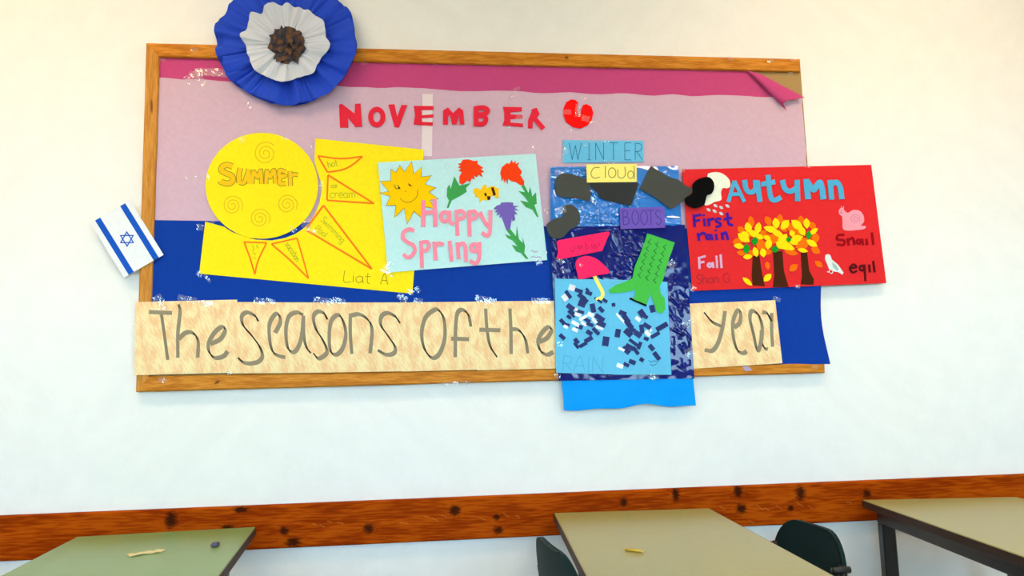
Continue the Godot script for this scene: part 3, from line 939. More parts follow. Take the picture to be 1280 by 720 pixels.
# ------------------------------------------------------------------ spring poster
func build_spring() -> void:
	region(0, 0, 1)
	var z := 0.0232
	var p := thing("spring_poster", "pale aqua spring poster with smiling sun, flowers and pink letters", "poster", W(Vector2(584, 332), z))
	noise.seed = 61
	sheet("poster_sheet", Z([472.3, 203.3, 669.5, 192, 684, 325, 485, 340.5]), z, 0.0008, 16, 10, func(u: float, v: float) -> float: return 0.0005 * noise.get_noise_2d(u * 4.0, v * 4.0), M.cyan, p)
	var a := z + 0.0013
	var th := 0.0011
	region(465, 185, 7.2)
	var sun_pts := Z([170, 190, 215, 222, 250, 154, 293, 216, 357, 118, 376, 232, 447, 172, 443, 262, 535, 247, 476, 326, 578, 358, 512, 396, 598, 458, 522, 470, 560, 545, 482, 530, 450, 632, 376, 568, 318, 684, 290, 540, 200, 628, 216, 515, 125, 518, 166, 436, 66, 405, 150, 390, 72, 298, 168, 296])
	var sun := cut("paper_sun", sun_pts, a, th, M.sun, p)
	var rim := sun_pts.duplicate()
	rim.append(rim[0])
	var st := begin()
	band(st, rim, 0.55, a + th + 0.0003, 0.0, origin_of(sun))
	put("drawn_edge", st, M.ink_brown, sun)
	strokes("drawn_smile", [[255, 455, 290, 483, 340, 487, 390, 455, 410, 415, 410, 378]], 5, a + th + 0.0004, 0, M.ink_brown, sun)
	strokes("drawn_eye", [[200, 330, 218, 365, 252, 366], [232, 330, 240, 350], [296, 388, 306, 392]], 7, a + th + 0.0004, 0, M.ink_brown, sun)
	cut("drawn_pupil", Z([235, 345, 250, 352, 256, 368, 236, 368]), a + th, 0.0004, M.ink_black, sun)
	cut("drawn_pupil", Z([322, 315, 340, 325, 362, 342, 335, 344]), a + th, 0.0004, M.ink_brown, sun)
	region(545, 185, 4.8)
	var leaves := [
		[110, 170, 140, 225, 210, 210, 180, 240, 185, 262, 150, 285, 95, 315, 75, 360, 65, 358, 78, 315, 65, 290, 68, 240, 80, 218, 88, 245],
		[510, 228, 530, 222, 555, 270, 565, 232, 578, 290, 600, 265, 605, 335, 590, 340, 615, 415, 605, 412, 580, 370, 540, 355, 505, 315, 555, 325, 530, 290, 495, 258, 535, 265],
		[420, 490, 445, 485, 480, 530, 485, 465, 497, 545, 520, 570, 520, 535, 535, 590, 530, 630, 555, 665, 540, 665, 510, 630, 480, 620, 455, 580, 490, 590, 460, 555, 430, 540, 415, 518, 450, 530]]
	var heads := [
		[130, 95, 150, 90, 160, 70, 195, 68, 230, 78, 250, 75, 250, 95, 285, 120, 268, 125, 290, 145, 270, 148, 280, 175, 255, 160, 245, 175, 228, 165, 232, 190, 215, 180, 205, 205, 190, 195, 160, 220, 140, 210, 140, 170, 155, 145, 135, 135, 150, 122, 130, 115, 150, 105],
		[385, 150, 395, 115, 425, 90, 440, 95, 455, 70, 462, 90, 478, 75, 478, 95, 500, 85, 490, 108, 515, 140, 510, 160, 502, 158, 530, 200, 528, 225, 505, 222, 480, 205, 455, 200, 432, 185, 430, 218, 420, 185, 410, 212, 405, 182, 392, 200, 392, 175],
		[345, 365, 365, 345, 385, 340, 390, 328, 430, 325, 465, 328, 462, 345, 500, 350, 470, 358, 498, 375, 468, 372, 490, 400, 470, 395, 475, 430, 460, 440, 455, 420, 445, 490, 420, 490, 400, 430, 395, 410, 380, 420, 385, 395, 362, 405, 372, 385, 352, 385, 365, 370]]
	for i in 3:
		cut("flower_stem", Z(leaves[i]), a, th, M.leaf, p)
		cut("flower_head", Z(heads[i]), a + 0.0006, th, M.poppy if i < 2 else M.violet, p)
	var bee := cut("paper_bee", Z([225, 245, 245, 240, 270, 250, 280, 225, 300, 218, 305, 240, 330, 230, 345, 228, 378, 245, 375, 300, 355, 300, 350, 285, 330, 290, 325, 310, 300, 315, 280, 310, 262, 330, 260, 300, 230, 290, 240, 280, 225, 270]), a, th, M.bee, p)
	for s in [[330, 238, 345, 235, 360, 280, 345, 288], [305, 290, 325, 288, 326, 310, 310, 312], [288, 272, 300, 268, 306, 286, 294, 290]]:
		cut("bee_stripe", Z(s), a + th, 0.0005, M.bark, bee)
	strokes("signature", [[570, 620, 580, 616, 590, 626, 600, 620, 612, 626], [570, 656, 585, 650, 600, 658, 615, 652, 632, 660]], 6, a, 0, M.ink_lilac, p)
	region(490, 240, 6.857)
	var letters := [
		[[268, 70, 266, 298], [364, 58, 370, 298], [268, 178, 366, 172]],
		[["o", 452, 212, 34, 40], [490, 160, 498, 250, 530, 280]],
		[[552, 152, 562, 375], [556, 170, 595, 162, 622, 190, 606, 222, 566, 232]],
		[[660, 158, 666, 380], [662, 172, 704, 166, 726, 195, 708, 226, 668, 236]],
		[[752, 172, 800, 262, 832, 300], [844, 155, 840, 320, 820, 375, 770, 348]],
		[[190, 335, 150, 318, 105, 340, 92, 385, 125, 425, 180, 455, 196, 500, 165, 550, 125, 558, 98, 530]],
		[[248, 418, 258, 650], [255, 432, 302, 428, 316, 462, 296, 498, 258, 506]],
		[[362, 425, 376, 585], [370, 470, 400, 440, 445, 452]],
		[[495, 418, 512, 595]],
		[[560, 430, 572, 575], [565, 470, 602, 440, 628, 470, 636, 598]],
		[["o", 704, 478, 28, 32], [750, 428, 746, 560, 718, 612, 668, 588]]]
	var i := 0
	for l in letters:
		strokes("pink_letter", l, 33 if i > 0 else 36, a + 0.0012, 0.0016, M.pink, p)
		i += 1
	region(0, 0, 1)
	for q in [[484, 334, 10, 16, 35], [673, 327, 9, 8, 60], [560, 207, 8, 5, 10], [681, 316, 6, 5, 0], [487, 341, 12, 5, 50]]:
		tape(p, q[0], q[1], q[2], q[3], q[4], z + 0.0016)

# ------------------------------------------------------------------ winter display
# thin plastic film: lies nearly flat with sharp creases, given as [x0, y0, x1, y1] in photo pixels
func creased(c: PackedVector2Array, list: Array, wave: float, sd: float) -> Callable:
	var cr := []
	for k in list:
		cr.append([Vector2(k[0], k[1]), Vector2(k[2], k[3]), rng.randf_range(1.6, 3.0), rng.randf_range(0.0004, 0.0026)])
	return func(u: float, v: float) -> float:
		var p := c[0].lerp(c[1], u).lerp(c[3].lerp(c[2], u), v)
		var h := wave * (1.0 + noise.get_noise_2d(p.x * 0.018 + sd, p.y * 0.018) + 0.35 * noise.get_noise_2d(p.x * 0.06 + sd, p.y * 0.06))
		for k in cr:
			var a: Vector2 = k[0]
			var d: Vector2 = k[1] - a
			var t := (p - a).dot(d) / d.length_squared()
			if t > -0.1 and t < 1.1:
				var off := absf((p - a).cross(d)) / d.length()
				if off < k[2]:
					h += k[3] * (1.0 - off / k[2]) * clampf(minf(t + 0.1, 1.1 - t) * 5.0, 0.0, 1.0)
		return minf(h, 0.0052)

func crease_set(base: Array, area: Array, count: int, lo: float, hi: float, len0: float, len1: float) -> Array:
	# more creases scattered in a rectangle of the photo, directions between lo and hi degrees
	var r := base.duplicate()
	for i in count:
		var p := Vector2(rng.randf_range(area[0], area[2]), rng.randf_range(area[1], area[3]))
		var d := Vector2.from_angle(deg_to_rad(rng.randf_range(lo, hi))) * rng.randf_range(len0, len1)
		r.append([p.x - d.x * 0.5, p.y - d.y * 0.5, p.x + d.x * 0.5, p.y + d.y * 0.5])
	return r

func build_winter() -> void:
	region(0, 0, 1)
	noise.seed = 91
	var zb := 0.0280
	var b := thing("blue_plastic_sheet", "light blue crinkled plastic sheet behind the dark paper clouds", "plastic sheet", W(Vector2(770, 284), zb))
	var lc := []
	for k in [[45, 180, 55, 330], [30, 60, 120, 50], [100, 330, 112, 430], [150, 320, 180, 370], [120, 20, 200, 60], [180, 80, 330, 60], [280, 90, 345, 105], [400, 190, 445, 330], [395, 260, 440, 350], [810, 220, 830, 280], [800, 320, 825, 385], [820, 285, 930, 290], [1080, 490, 1210, 495], [820, 300, 925, 304], [1080, 515, 1210, 522], [240, 345, 390, 330], [820, 140, 830, 170], [1080, 80, 1110, 100], [680, 370, 740, 400], [60, 300, 80, 470], [300, 540, 640, 530]]:
		lc.append([685 + k[0] / 7.314, 205 + k[1] / 7.314, 685 + k[2] / 7.314, 205 + k[3] / 7.314])
	lc = crease_set(lc, [714, 248, 773, 281], 80, 0, 180, 6, 16)
	lc = crease_set(lc, [736, 230, 750, 262], 14, 0, 110, 8, 16)
	lc = crease_set(lc, [690, 210, 732, 222], 14, -30, 30, 8, 18)
	var cl := Z([688, 208.5, 848, 207.5, 852, 282, 688, 283.5])
	sheet("plastic_film", cl, zb, 0.0004, 210, 106, creased(cl, lc, 0.0004, 0.0), M.bag_light, b, null, true)
	var d := thing("blue_plastic_sheet", "dark blue crinkled plastic sheet behind the green boot", "plastic sheet", W(Vector2(780, 474), zb + 0.0002))
	var dc := []
	for k in [[560, 60, 605, 240], [620, 70, 665, 250], [590, 90, 620, 200], [680, 60, 785, 210], [720, 50, 825, 135], [700, 110, 770, 230], [640, 200, 760, 280], [800, 60, 840, 80], [45, 330, 130, 460], [165, 290, 235, 450], [200, 300, 215, 400], [490, 290, 535, 400], [210, 60, 232, 115], [55, 150, 95, 220], [250, 42, 560, 36], [540, 268, 760, 276], [640, 330, 720, 400], [680, 340, 730, 380], [630, 420, 730, 430], [1030, 380, 1090, 320], [1095, 395, 1115, 420], [560, 440, 640, 450], [430, 440, 470, 470], [1020, 510, 1200, 530]]:
		dc.append([685 + k[0] / 6.919, 280 + k[1] / 6.919, 685 + k[2] / 6.919, 280 + k[3] / 6.919])
	dc = crease_set(dc, [764, 285, 806, 345], 14, 40, 75, 8, 24)
	dc = crease_set(dc, [690, 300, 718, 345], 12, 30, 80, 6, 18)
	dc = crease_set(dc, [836, 352, 862, 460], 40, 20, 110, 6, 20)
	var cd := Z([687, 283.5, 856, 281, 868, 473, 698, 476])
	sheet("plastic_film", cd, zb + 0.0004, 0.0004, 190, 215, creased(cd, dc, 0.00045, 5.0), M.bag_dark, d, null, true)
	var e := thing("blue_plastic_sheet", "bright sky blue plastic sheet hanging below the board frame", "plastic sheet", W(Vector2(787, 512), zb - 0.001))
	sheet("plastic_film", Z([700, 450, 864, 448, 870, 507.5, 705, 513]), zb - 0.0016, 0.0004, 30, 12, func(u: float, v: float) -> float: return 0.0012 * noise.get_noise_2d(u * 4.0, v * 2.0) - 0.0012 * v, M.bag_bright, e,
		func(u: float, v: float) -> Vector2: return Vector2(0, v * (-4.0 * exp(-pow((u - 0.62) / 0.16, 2.0)) + 0.8 * sin(u * 18.0))))

	# dark paper clouds
	var z := zb + 0.0062
	region(680, 170, 5.54)
	var clouds := [
		["charcoal paper cloud left of the yellow card", [80, 300, 110, 265, 170, 258, 230, 275, 295, 300, 320, 340, 322, 440, 300, 450, 230, 430, 150, 425, 95, 410, 78, 360], M.cloud],
		["dark charcoal paper cloud hanging under the yellow card", [325, 312, 632, 308, 632, 400, 600, 480, 560, 475, 500, 460, 400, 435, 365, 390], M.cloud_dark],
		["large diamond shaped charcoal paper cloud beside the black cloud", [735, 215, 760, 220, 870, 285, 930, 300, 985, 345, 1030, 365, 1020, 395, 960, 450, 885, 505, 830, 470, 760, 420, 665, 365, 670, 350], M.cloud],
		["charcoal paper cloud above the pink card", [130, 490, 185, 475, 235, 510, 250, 580, 230, 620, 180, 650, 130, 700, 80, 710, 40, 690, 15, 630, 30, 600, 80, 570, 130, 555], M.cloud]]
	for c in clouds:
		var pts := Z(c[1])
		var t := thing("paper_cloud", c[0], "paper cloud", W(pts[pts.size() / 2], z), "dark paper clouds of the winter display")
		cut("cloud_face", smooth_closed(pts), z, 0.0012, c[2], t)
		if c[1][0] == 130:
			tape(t, 701, 263, 14, 9, -20, z + 0.0018)
	region(850, 200, 5.818)
	var bc := thing("paper_cloud", "black paper cloud overlapping the red poster", "paper cloud", W(Vector2(870, 258), z + 0.0014), "dark paper clouds of the winter display")
	cut("cloud_face", smooth_closed(Z([35, 280, 90, 240, 90, 180, 130, 140, 200, 122, 240, 150, 250, 200, 230, 245, 195, 260, 180, 320, 150, 340, 100, 350, 50, 325])), z + 0.0014, 0.0012, M.black, bc)

	# word cards
	region(680, 170, 5.54)
	var zc := z + 0.0016
	var w := thing("word_card", "light blue card lettered WINTER in pencil", "card", W(Vector2(754, 203), 0.0180), "word cards of the winter display")
	cut("card_face", Z([130, 28, 692, 32, 690, 178, 130, 186]), 0.0180, 0.001, M.card_blue, w)
	for g in [["W", 172, 1.0], ["I", 300, 1.0], ["N", 352, 1.0], ["T", 448, 1.0], ["E", 552, 1.0], ["R", 624, 1.0]]:
		word("pencil_letter", g[0], g[1], 165, 118, 0.8, 0, 5, 0.0194, M.ink_teal, w)
	region(0, 0, 1)
	for q in [[748, 176, 26, 4, 0], [707, 189, 6, 9, 10], [697, 195, 9, 8, 30], [764, 203, 18, 4, 0], [732, 181, 6, 4, 0]]:
		tape(w, q[0], q[1], q[2], q[3], q[4], 0.0195)
	region(680, 170, 5.54)
	w = thing("word_card", "pale yellow card lettered cloud in pencil", "card", W(Vector2(765, 228), zc), "word cards of the winter display")
	cut("card_face", Z([293, 197, 642, 193, 642, 318, 297, 322]), zc, 0.001, M.card_yellow, w)
	strokes("pencil_letter", [[385, 218, 345, 222, 325, 262, 345, 292, 388, 285]], 6, zc + 0.0013, 0, M.ink_khaki, w)
	strokes("pencil_letter", [[425, 208, 425, 290]], 6, zc + 0.0013, 0, M.ink_khaki, w)
	strokes("pencil_letter", [["o", 472, 255, 26, 34]], 6, zc + 0.0013, 0, M.ink_khaki, w)
	strokes("pencil_letter", [[510, 232, 515, 280, 540, 292, 562, 270, 560, 215]], 6, zc + 0.0013, 0, M.ink_khaki, w)
	strokes("pencil_letter", [["o", 600, 268, 20, 26], [625, 205, 625, 300]], 6, zc + 0.0013, 0, M.ink_khaki, w)
	w = thing("word_card", "violet card lettered BOOTS above the green boot", "card", W(Vector2(803, 286), zc), "word cards of the winter display")
	cut("card_face", Z([525, 500, 832, 490, 840, 635, 530, 645]), zc, 0.001, M.card_violet, w)
	for g in [["B", 545], ["O", 610], ["O", 670], ["T", 716], ["S", 772]]:
		word("pencil_letter", g[0], g[1], 615, 100, 0.78, -3, 6, zc + 0.0013, M.ink_violet, w)
	region(680, 250, 4.8)
	w = thing("word_card", "hot pink word card with slanted ends above the umbrella", "card", W(Vector2(727, 322), zc), "word cards of the winter display")
	cut("card_face", Z([75, 250, 95, 240, 390, 188, 395, 200, 380, 230, 350, 305, 100, 355, 75, 350, 85, 310]), zc, 0.001, M.hot_pink, w)
	strokes("pencil_letter", [[160, 285, 165, 310, 180, 305, 185, 275], [200, 300, 205, 270, 215, 295, 225, 270, 235, 295], [250, 250, 252, 295, 268, 285, 255, 272], [285, 265, 290, 290], [300, 285, 315, 275, 305, 265, 300, 290, 320, 285], [330, 245, 332, 280]], 4, zc + 0.0016, 0, M.ink_rose, w)

	var u := thing("paper_umbrella", "hot pink paper umbrella with a pale yellow handle", "paper umbrella", W(Vector2(745, 375), zc))
	cut("canopy", smooth_closed(Z([190, 400, 192, 368, 215, 345, 260, 335, 310, 350, 350, 380, 395, 435, 330, 450, 280, 462, 212, 475, 200, 440])), zc + 0.0012, 0.001, M.hot_pink, u)
	strokes("handle", [[300, 452, 330, 510, 352, 555, 345, 585, 312, 600]], 22, zc, 0.001, M.handle, u)
	tape(u, 726, 331, 5, 4, 40, zc + 0.003)

	var bt := thing("paper_boot", "green paper boot with a drawn lattice and black sole", "paper boot", W(Vector2(800, 390), zc))
	var boot := cut("boot_face", Z([620, 200, 785, 255, 770, 300, 755, 340, 735, 400, 718, 470, 695, 520, 700, 560, 725, 590, 727, 655, 710, 680, 680, 675, 660, 620, 640, 565, 615, 627, 540, 597, 550, 540, 480, 555, 400, 560, 386, 540, 430, 510, 490, 490, 530, 470, 545, 400, 575, 330, 605, 250]), zc + 0.0010, 0.0012, M.boot, bt)
	for i in 6:
		for k in 3:
			var q := Vector2(622 - 12 * i + 46 * k, 246 + 40 * i + 16 * k)
			strokes("lattice_stroke", [[q.x, q.y, q.x + 18, q.y + 22]], 5, zc + 0.0025, 0, M.ink_green, boot)
			strokes("lattice_stroke", [[q.x + 20, q.y - 12, q.x + 2, q.y + 6]], 4, zc + 0.0025, 0, M.ink_green, boot)
	strokes("sole", [[515, 590, 615, 634]], 13, zc, 0.0016, M.black, bt, false)

	# two rain sheets with shiny scraps glued on
	region(685, 340, 5.333)
	var zr := zb + 0.0064
	var ra := thing("rain_sheet", "sky blue rain sheet crowded with shiny blue scraps, lettered RAIN", "paper", W(Vector2(730, 467), zr), "rain sheets")
	cut("paper_sheet", Z([45, 45, 424, 50, 432, 682, 55, 672]), zr, 0.001, M.rain, ra)
	word("pencil_letter", "RAIN", 90, 655, 100, 1.15, 3, 4, zr + 0.0013, M.ink_rain, ra)
	var rb := thing("rain_sheet", "sky blue rain sheet with scattered blue scraps under the boot", "paper", W(Vector2(802, 468), zr), "rain sheets")
	cut("paper_sheet", Z([424, 50, 795, 65, 822, 685, 432, 684]), zr - 0.0003, 0.001, M.rain, rb)
	strokes("pencil_letter", [[670, 590, 690, 600, 710, 592, 735, 604], [680, 615, 700, 622, 725, 612]], 5, zr + 0.0011, 0, M.ink_teal, rb)
	var bits := [[160, 105, 42, 40, 1], [115, 170, 44, 40, 1], [135, 150, 60, 24, 0], [205, 125, 55, 26, 0], [225, 165, 60, 30, 0], [240, 190, 52, 40, 0], [272, 140, 45, 26, 0], [262, 118, 26, 18, 0], [225, 215, 50, 34, 0], [150, 235, 56, 34, 0], [180, 245, 40, 22, 1], [160, 275, 60, 30, 0], [200, 285, 46, 24, 1], [140, 300, 34, 22, 0], [215, 265, 52, 22, 0], [235, 305, 58, 20, 1], [300, 240, 34, 60, 0], [355, 250, 44, 26, 0], [285, 285, 44, 30, 1], [260, 320, 50, 24, 0], [345, 305, 70, 32, 0], [310, 325, 44, 22, 1], [350, 345, 70, 34, 0], [345, 368, 54, 28, 1], [320, 395, 60, 26, 0], [280, 350, 50, 24, 0], [185, 345, 60, 24, 1], [210, 365, 44, 28, 0], [180, 385, 40, 22, 1], [95, 330, 40, 26, 0], [120, 350, 50, 22, 0], [118, 365, 30, 20, 1], [95, 432, 46, 26, 0], [190, 460, 40, 28, 0], [190, 490, 46, 22, 0], [235, 485, 56, 24, 0], [270, 450, 60, 30, 0], [275, 405, 44, 30, 0], [385, 462, 44, 64, 0], [240, 345, 44, 20, 1], [335, 188, 60, 16, 0], [380, 190, 36, 20, 0]]
	var bits_b := [[437, 218, 24, 24, 0], [498, 275, 50, 32, 0], [520, 310, 66, 34, 0], [540, 350, 70, 36, 0], [535, 405, 60, 40, 0], [560, 385, 50, 28, 0], [485, 310, 90, 14, 1], [465, 408, 36, 56, 0], [625, 275, 50, 40, 0], [645, 295, 44, 24, 0], [600, 312, 40, 26, 1], [695, 245, 34, 50, 0], [660, 360, 56, 30, 0], [625, 380, 30, 60, 0], [600, 415, 50, 36, 0], [665, 410, 44, 26, 1], [715, 420, 66, 26, 0], [655, 445, 34, 24, 0], [760, 365, 86, 34, 0], [680, 385, 30, 20, 1], [570, 470, 70, 22, 0], [610, 490, 24, 50, 0], [545, 500, 60, 30, 0], [585, 525, 60, 24, 0], [520, 522, 60, 34, 0], [490, 515, 44, 18, 1], [690, 503, 46, 30, 0], [725, 560, 62, 30, 0], [625, 585, 30, 26, 0], [562, 600, 46, 30, 0], [522, 618, 40, 24, 0], [480, 625, 44, 28, 1]]
	for set_ in [[bits, ra, zr + 0.001], [bits_b, rb, zr + 0.0007]]:
		for q in set_[0]:
			var st := begin()
			var s: float = zoom.z
			var c := Vector2(zoom.x + q[0] / s, zoom.y + q[1] / s)
			var ang := deg_to_rad(rng.randf_range(15, 55)) if q[2] > q[3] else deg_to_rad(rng.randf_range(-15, 25))
			if q[0] == 760 or q[0] == 715 or q[0] == 235 or q[0] == 270:
				ang = deg_to_rad(-30)
			var dx: Vector2 = Vector2.from_angle(ang) * q[2] * 0.5 / s
			var dy: Vector2 = Vector2.from_angle(ang + PI / 2) * q[3] * 0.5 / s
			var tilt := rng.randf_range(0.0002, 0.0024)
			var o := origin_of(set_[1])
			var zz: float = set_[2] + rng.randf() * 0.0012
			var a4 := [W(c - dx - dy, zz + 0.0004) - o, W(c + dx - dy, zz + tilt) - o, W(c + dx + dy, zz + tilt + rng.randf() * 0.001) - o, W(c - dx + dy, zz + 0.0006) - o]
			quad(st, a4[0], a4[1], a4[2], a4[3])
			for k in 4:
				var k2 := (k + 1) % 4
				quad(st, a4[k2], a4[k], a4[k] - Vector3(0, 0, 0.0006), a4[k2] - Vector3(0, 0, 0.0006))
			put("shiny_scrap", st, M.scrap_white if q[4] == 1 else M.scrap, set_[1])
	region(0, 0, 1)
	for q in [[816, 471, 8, 8, 20], [700, 430, 6, 6, 0], [697, 470, 8, 5, 10]]:
		tape(rb, q[0], q[1], q[2], q[3], q[4], zr + 0.0016)
	for q in [[684, 262, 6, 8, 40], [686, 218, 6, 6, 0], [700, 217, 14, 7, 20], [862, 440, 10, 12, 70], [860, 405, 8, 16, 70], [840, 330, 10, 10, 40], [700, 325, 12, 7, 50], [704, 338, 10, 5, 60]]:
		tape(d, q[0], q[1], q[2], q[3], q[4], zb + 0.0052, 0.003)

func smooth_closed(p: PackedVector2Array) -> PackedVector2Array:
	var q := p.duplicate()
	q.append(p[0])
	var r := smooth(q, 3)
	r.remove_at(r.size() - 1)
	return r

# ------------------------------------------------------------------ autumn poster
func leaf_shape(x: float, y: float, length: float, width: float, deg: float) -> PackedVector2Array:
	var a := []
	var d := Vector2.from_angle(deg_to_rad(deg))
	var s := Vector2(-d.y, d.x)
	for k in [[-1.0, 0.0], [-0.55, 0.72], [0.0, 1.0], [0.5, 0.75], [1.0, 0.0], [0.5, -0.75], [0.0, -1.0], [-0.55, -0.72]]:
		var p: Vector2 = Vector2(x, y) + d * k[0] * length * 0.5 + s * k[1] * width * 0.5
		a.append_array([p.x, p.y])
	return Z(a)

func build_autumn() -> void:
	region(0, 0, 1)
	var z := 0.0248
	var p := thing("autumn_poster", "red autumn poster with three paper trees and blue letters", "poster", W(Vector2(985, 358), z))
	noise.seed = 71
	sheet("poster_sheet", Z([852.5, 211.8, 1089, 206, 1108, 353.8, 865.5, 363.5]), z, 0.0008, 16, 10, func(u: float, v: float) -> float: return 0.0005 * noise.get_noise_2d(u * 4.0, v * 4.0), M.red, p)
	var a := z + 0.0013
	region(850, 200, 5.818)
	cut("white_cloud", smooth_closed(Z([200, 120, 215, 95, 270, 88, 320, 105, 360, 145, 365, 190, 345, 205, 310, 205, 298, 240, 300, 290, 250, 305, 215, 325, 180, 325, 195, 260])), a, 0.001, M.cloud_white, p)
	for d in [[208, 362], [258, 332], [252, 372], [300, 345], [345, 334], [300, 390]]:
		cut("raindrop", leaf_shape(d[0], d[1], 38, 20, 35), a, 0.0008, M.drop, p)
	var blue_letters := [
		[[[352, 305, 396, 152], [396, 152, 468, 305], [366, 252, 440, 246]], 27],
		[[[470, 145, 480, 208, 512, 235, 548, 212, 548, 145], [562, 150, 582, 305]], 36],
		[[[640, 108, 658, 262, 690, 292, 735, 270], [590, 178, 692, 158]], 36],
		[[[745, 145, 762, 205, 800, 228, 848, 205], [852, 145, 856, 300]], 38],
		[[[918, 138, 932, 285], [925, 158, 972, 215, 1012, 165, 1030, 190, 1044, 285]], 42],
		[[[1092, 145, 1104, 288], [1098, 175, 1140, 162, 1166, 200, 1178, 285]], 38]]
	for l in blue_letters:
		strokes("blue_letter", l[0], l[1], a, 0.0022, M.aqua, p, l[1] != 27)
	for l in [[[100, 395, 108, 488], [100, 408, 155, 396], [105, 444, 148, 436]], [[175, 425, 182, 482], [171, 395, 174, 408]], [[205, 422, 213, 482], [210, 445, 232, 428, 250, 430]], [[300, 430, 272, 426, 264, 446, 292, 460, 294, 478, 260, 486]], [[344, 382, 354, 460, 388, 474], [318, 432, 380, 420]], [[130, 530, 140, 588], [135, 556, 165, 530, 188, 542]], [["o", 207, 560, 14, 15], [226, 538, 238, 584]], [[262, 536, 269, 584], [258, 506, 261, 518]], [[304, 526, 313, 582], [310, 545, 334, 528, 350, 582]]]:
		strokes("violet_letter", l, 19, a, 0.0012, M.navy, p)
	region(840, 190, 4)
	for l in [[[135, 524, 138, 584], [135, 530, 168, 520], [137, 553, 162, 549]], [["o", 188, 566, 9, 9], [203, 550, 208, 580]], [[222, 518, 226, 580]], [[243, 512, 248, 580]]]:
		strokes("lilac_letter", l, 11, a, 0.0012, M.lilac, p)
	for l in [[[862, 414, 832, 416, 826, 436, 860, 442, 858, 464, 824, 462]], [[878, 430, 884, 468], [883, 442, 904, 430, 913, 465]], [["o", 934, 448, 10, 10], [950, 432, 957, 466]], [[972, 434, 977, 466]], [[1000, 402, 1007, 464]]]:
		strokes("wine_letter", l, 12, a, 0.0012, M.wine, p)
	for l in [[[893, 580, 922, 576, 908, 562, 890, 580, 903, 602, 926, 594]], [["o", 950, 580, 11, 12], [962, 562, 968, 646]], [[986, 562, 990, 602]], [[1006, 544, 1014, 602]]]:
		strokes("maroon_letter", l, 11, a, 0.0012, M.maroon, p)
	word("signature", "Shan G", 122, 660, 46, 1.05, -3, 4, a, M.ink_wine, p)
	var snail := cut("paper_snail", smooth_closed(Z([835, 292, 850, 276, 862, 292, 880, 304, 905, 290, 938, 294, 958, 318, 960, 348, 945, 368, 968, 370, 964, 383, 930, 390, 860, 390, 853, 350, 850, 322, 838, 312])), a, 0.001, M.snail, p)
	strokes("drawn_spiral", [spiral(915, 335, 26, 2.0, 0.5)], 3.5, a + 0.0013, 0, M.ink_snail, snail)
	strokes("drawn_face", [[846, 292, 848, 296], [842, 304, 850, 303]], 4, a + 0.0013, 0, M.ink_violet, snail)
	strokes("horn", [[852, 282, 848, 270], [858, 284, 859, 272]], 3, a, 0.0008, M.snail, snail)
	var bird := cut("paper_bird", Z([768, 514, 780, 510, 792, 516, 800, 538, 830, 563, 858, 603, 852, 613, 832, 600, 815, 598, 800, 592, 785, 584, 776, 560, 765, 534]), a, 0.001, M.bird, p)
	cut("wing", Z([800, 550, 822, 566, 834, 588, 826, 594, 806, 576]), a + 0.001, 0.0008, M.bird_wing, bird)
	strokes("foot", [[790, 588, 784, 600, 776, 598], [806, 594, 800, 606, 790, 604]], 4, a, 0.0008, M.bird, bird)
	# trees
	region(910, 270, 7.575)
	var trunks := [[235, 380, 298, 375, 330, 590, 350, 665, 235, 655, 225, 560], [428, 340, 515, 330, 530, 520, 575, 670, 425, 675, 440, 560], [690, 345, 748, 340, 770, 520, 815, 600, 810, 650, 690, 645, 702, 560]]
	for t in trunks:
		cut("tree_trunk", Z(t), a, 0.001, M.bark, p)
	var orange := [[220, 55, 90, 50, 80], [125, 130, 70, 50, 40], [95, 240, 90, 55, 170], [185, 175, 80, 50, 20], [345, 165, 80, 46, 30], [125, 350, 70, 45, 10], [315, 275, 110, 80, 60], [225, 350, 60, 40, 40], [380, 45, 80, 56, 60], [490, 30, 80, 52, 95], [440, 215, 110, 80, 20], [595, 110, 90, 60, 60], [640, 150, 80, 60, 40], [690, 40, 70, 56, 90], [800, 90, 80, 50, 45], [830, 205, 80, 62, 80], [710, 260, 130, 90, -30], [830, 325, 80, 56, 30], [600, 345, 110, 46, 12], [375, 340, 70, 50, 0], [540, 60, 70, 44, 30], [365, 175, 50, 40, 10], [520, 120, 80, 40, 30]]
	var yellow := [[192, 110, 88, 58, 75], [285, 115, 96, 54, 100], [150, 205, 116, 66, 35], [250, 170, 120, 52, 25], [300, 195, 70, 44, 30], [105, 285, 90, 44, 10], [262, 340, 84, 50, 75], [186, 385, 76, 44, 175], [332, 348, 74, 52, 80], [455, 68, 86, 60, 80], [405, 125, 120, 54, 15], [470, 165, 120, 50, 30], [540, 82, 96, 62, -50], [385, 265, 90, 56, 100], [370, 205, 66, 40, 20], [520, 230, 120, 80, -60], [545, 280, 150, 66, 20], [500, 275, 90, 60, 30], [655, 85, 120, 66, 40], [650, 215, 110, 60, -20], [700, 140, 90, 56, 60], [745, 70, 84, 54, 85], [812, 145, 84, 40, -35], [795, 258, 100, 50, 30], [608, 165, 60, 44, 75], [708, 325, 86, 36, 12], [620, 250, 80, 40, 20], [590, 300, 80, 40, 20], [165, 170, 70, 40, 30]]
	for l in orange:
		cut("paper_leaf", leaf_shape(l[0], l[1], l[2] * 1.25, l[3] * 1.2, l[4]), a + 0.0008, 0.0008, M.leaf_orange, p)
	for l in yellow:
		cut("paper_leaf", leaf_shape(l[0], l[1], l[2] * 1.2, l[3] * 1.2, l[4]), a + 0.0018 + rng.randf() * 0.0004, 0.0008, M.leaf_yellow, p)
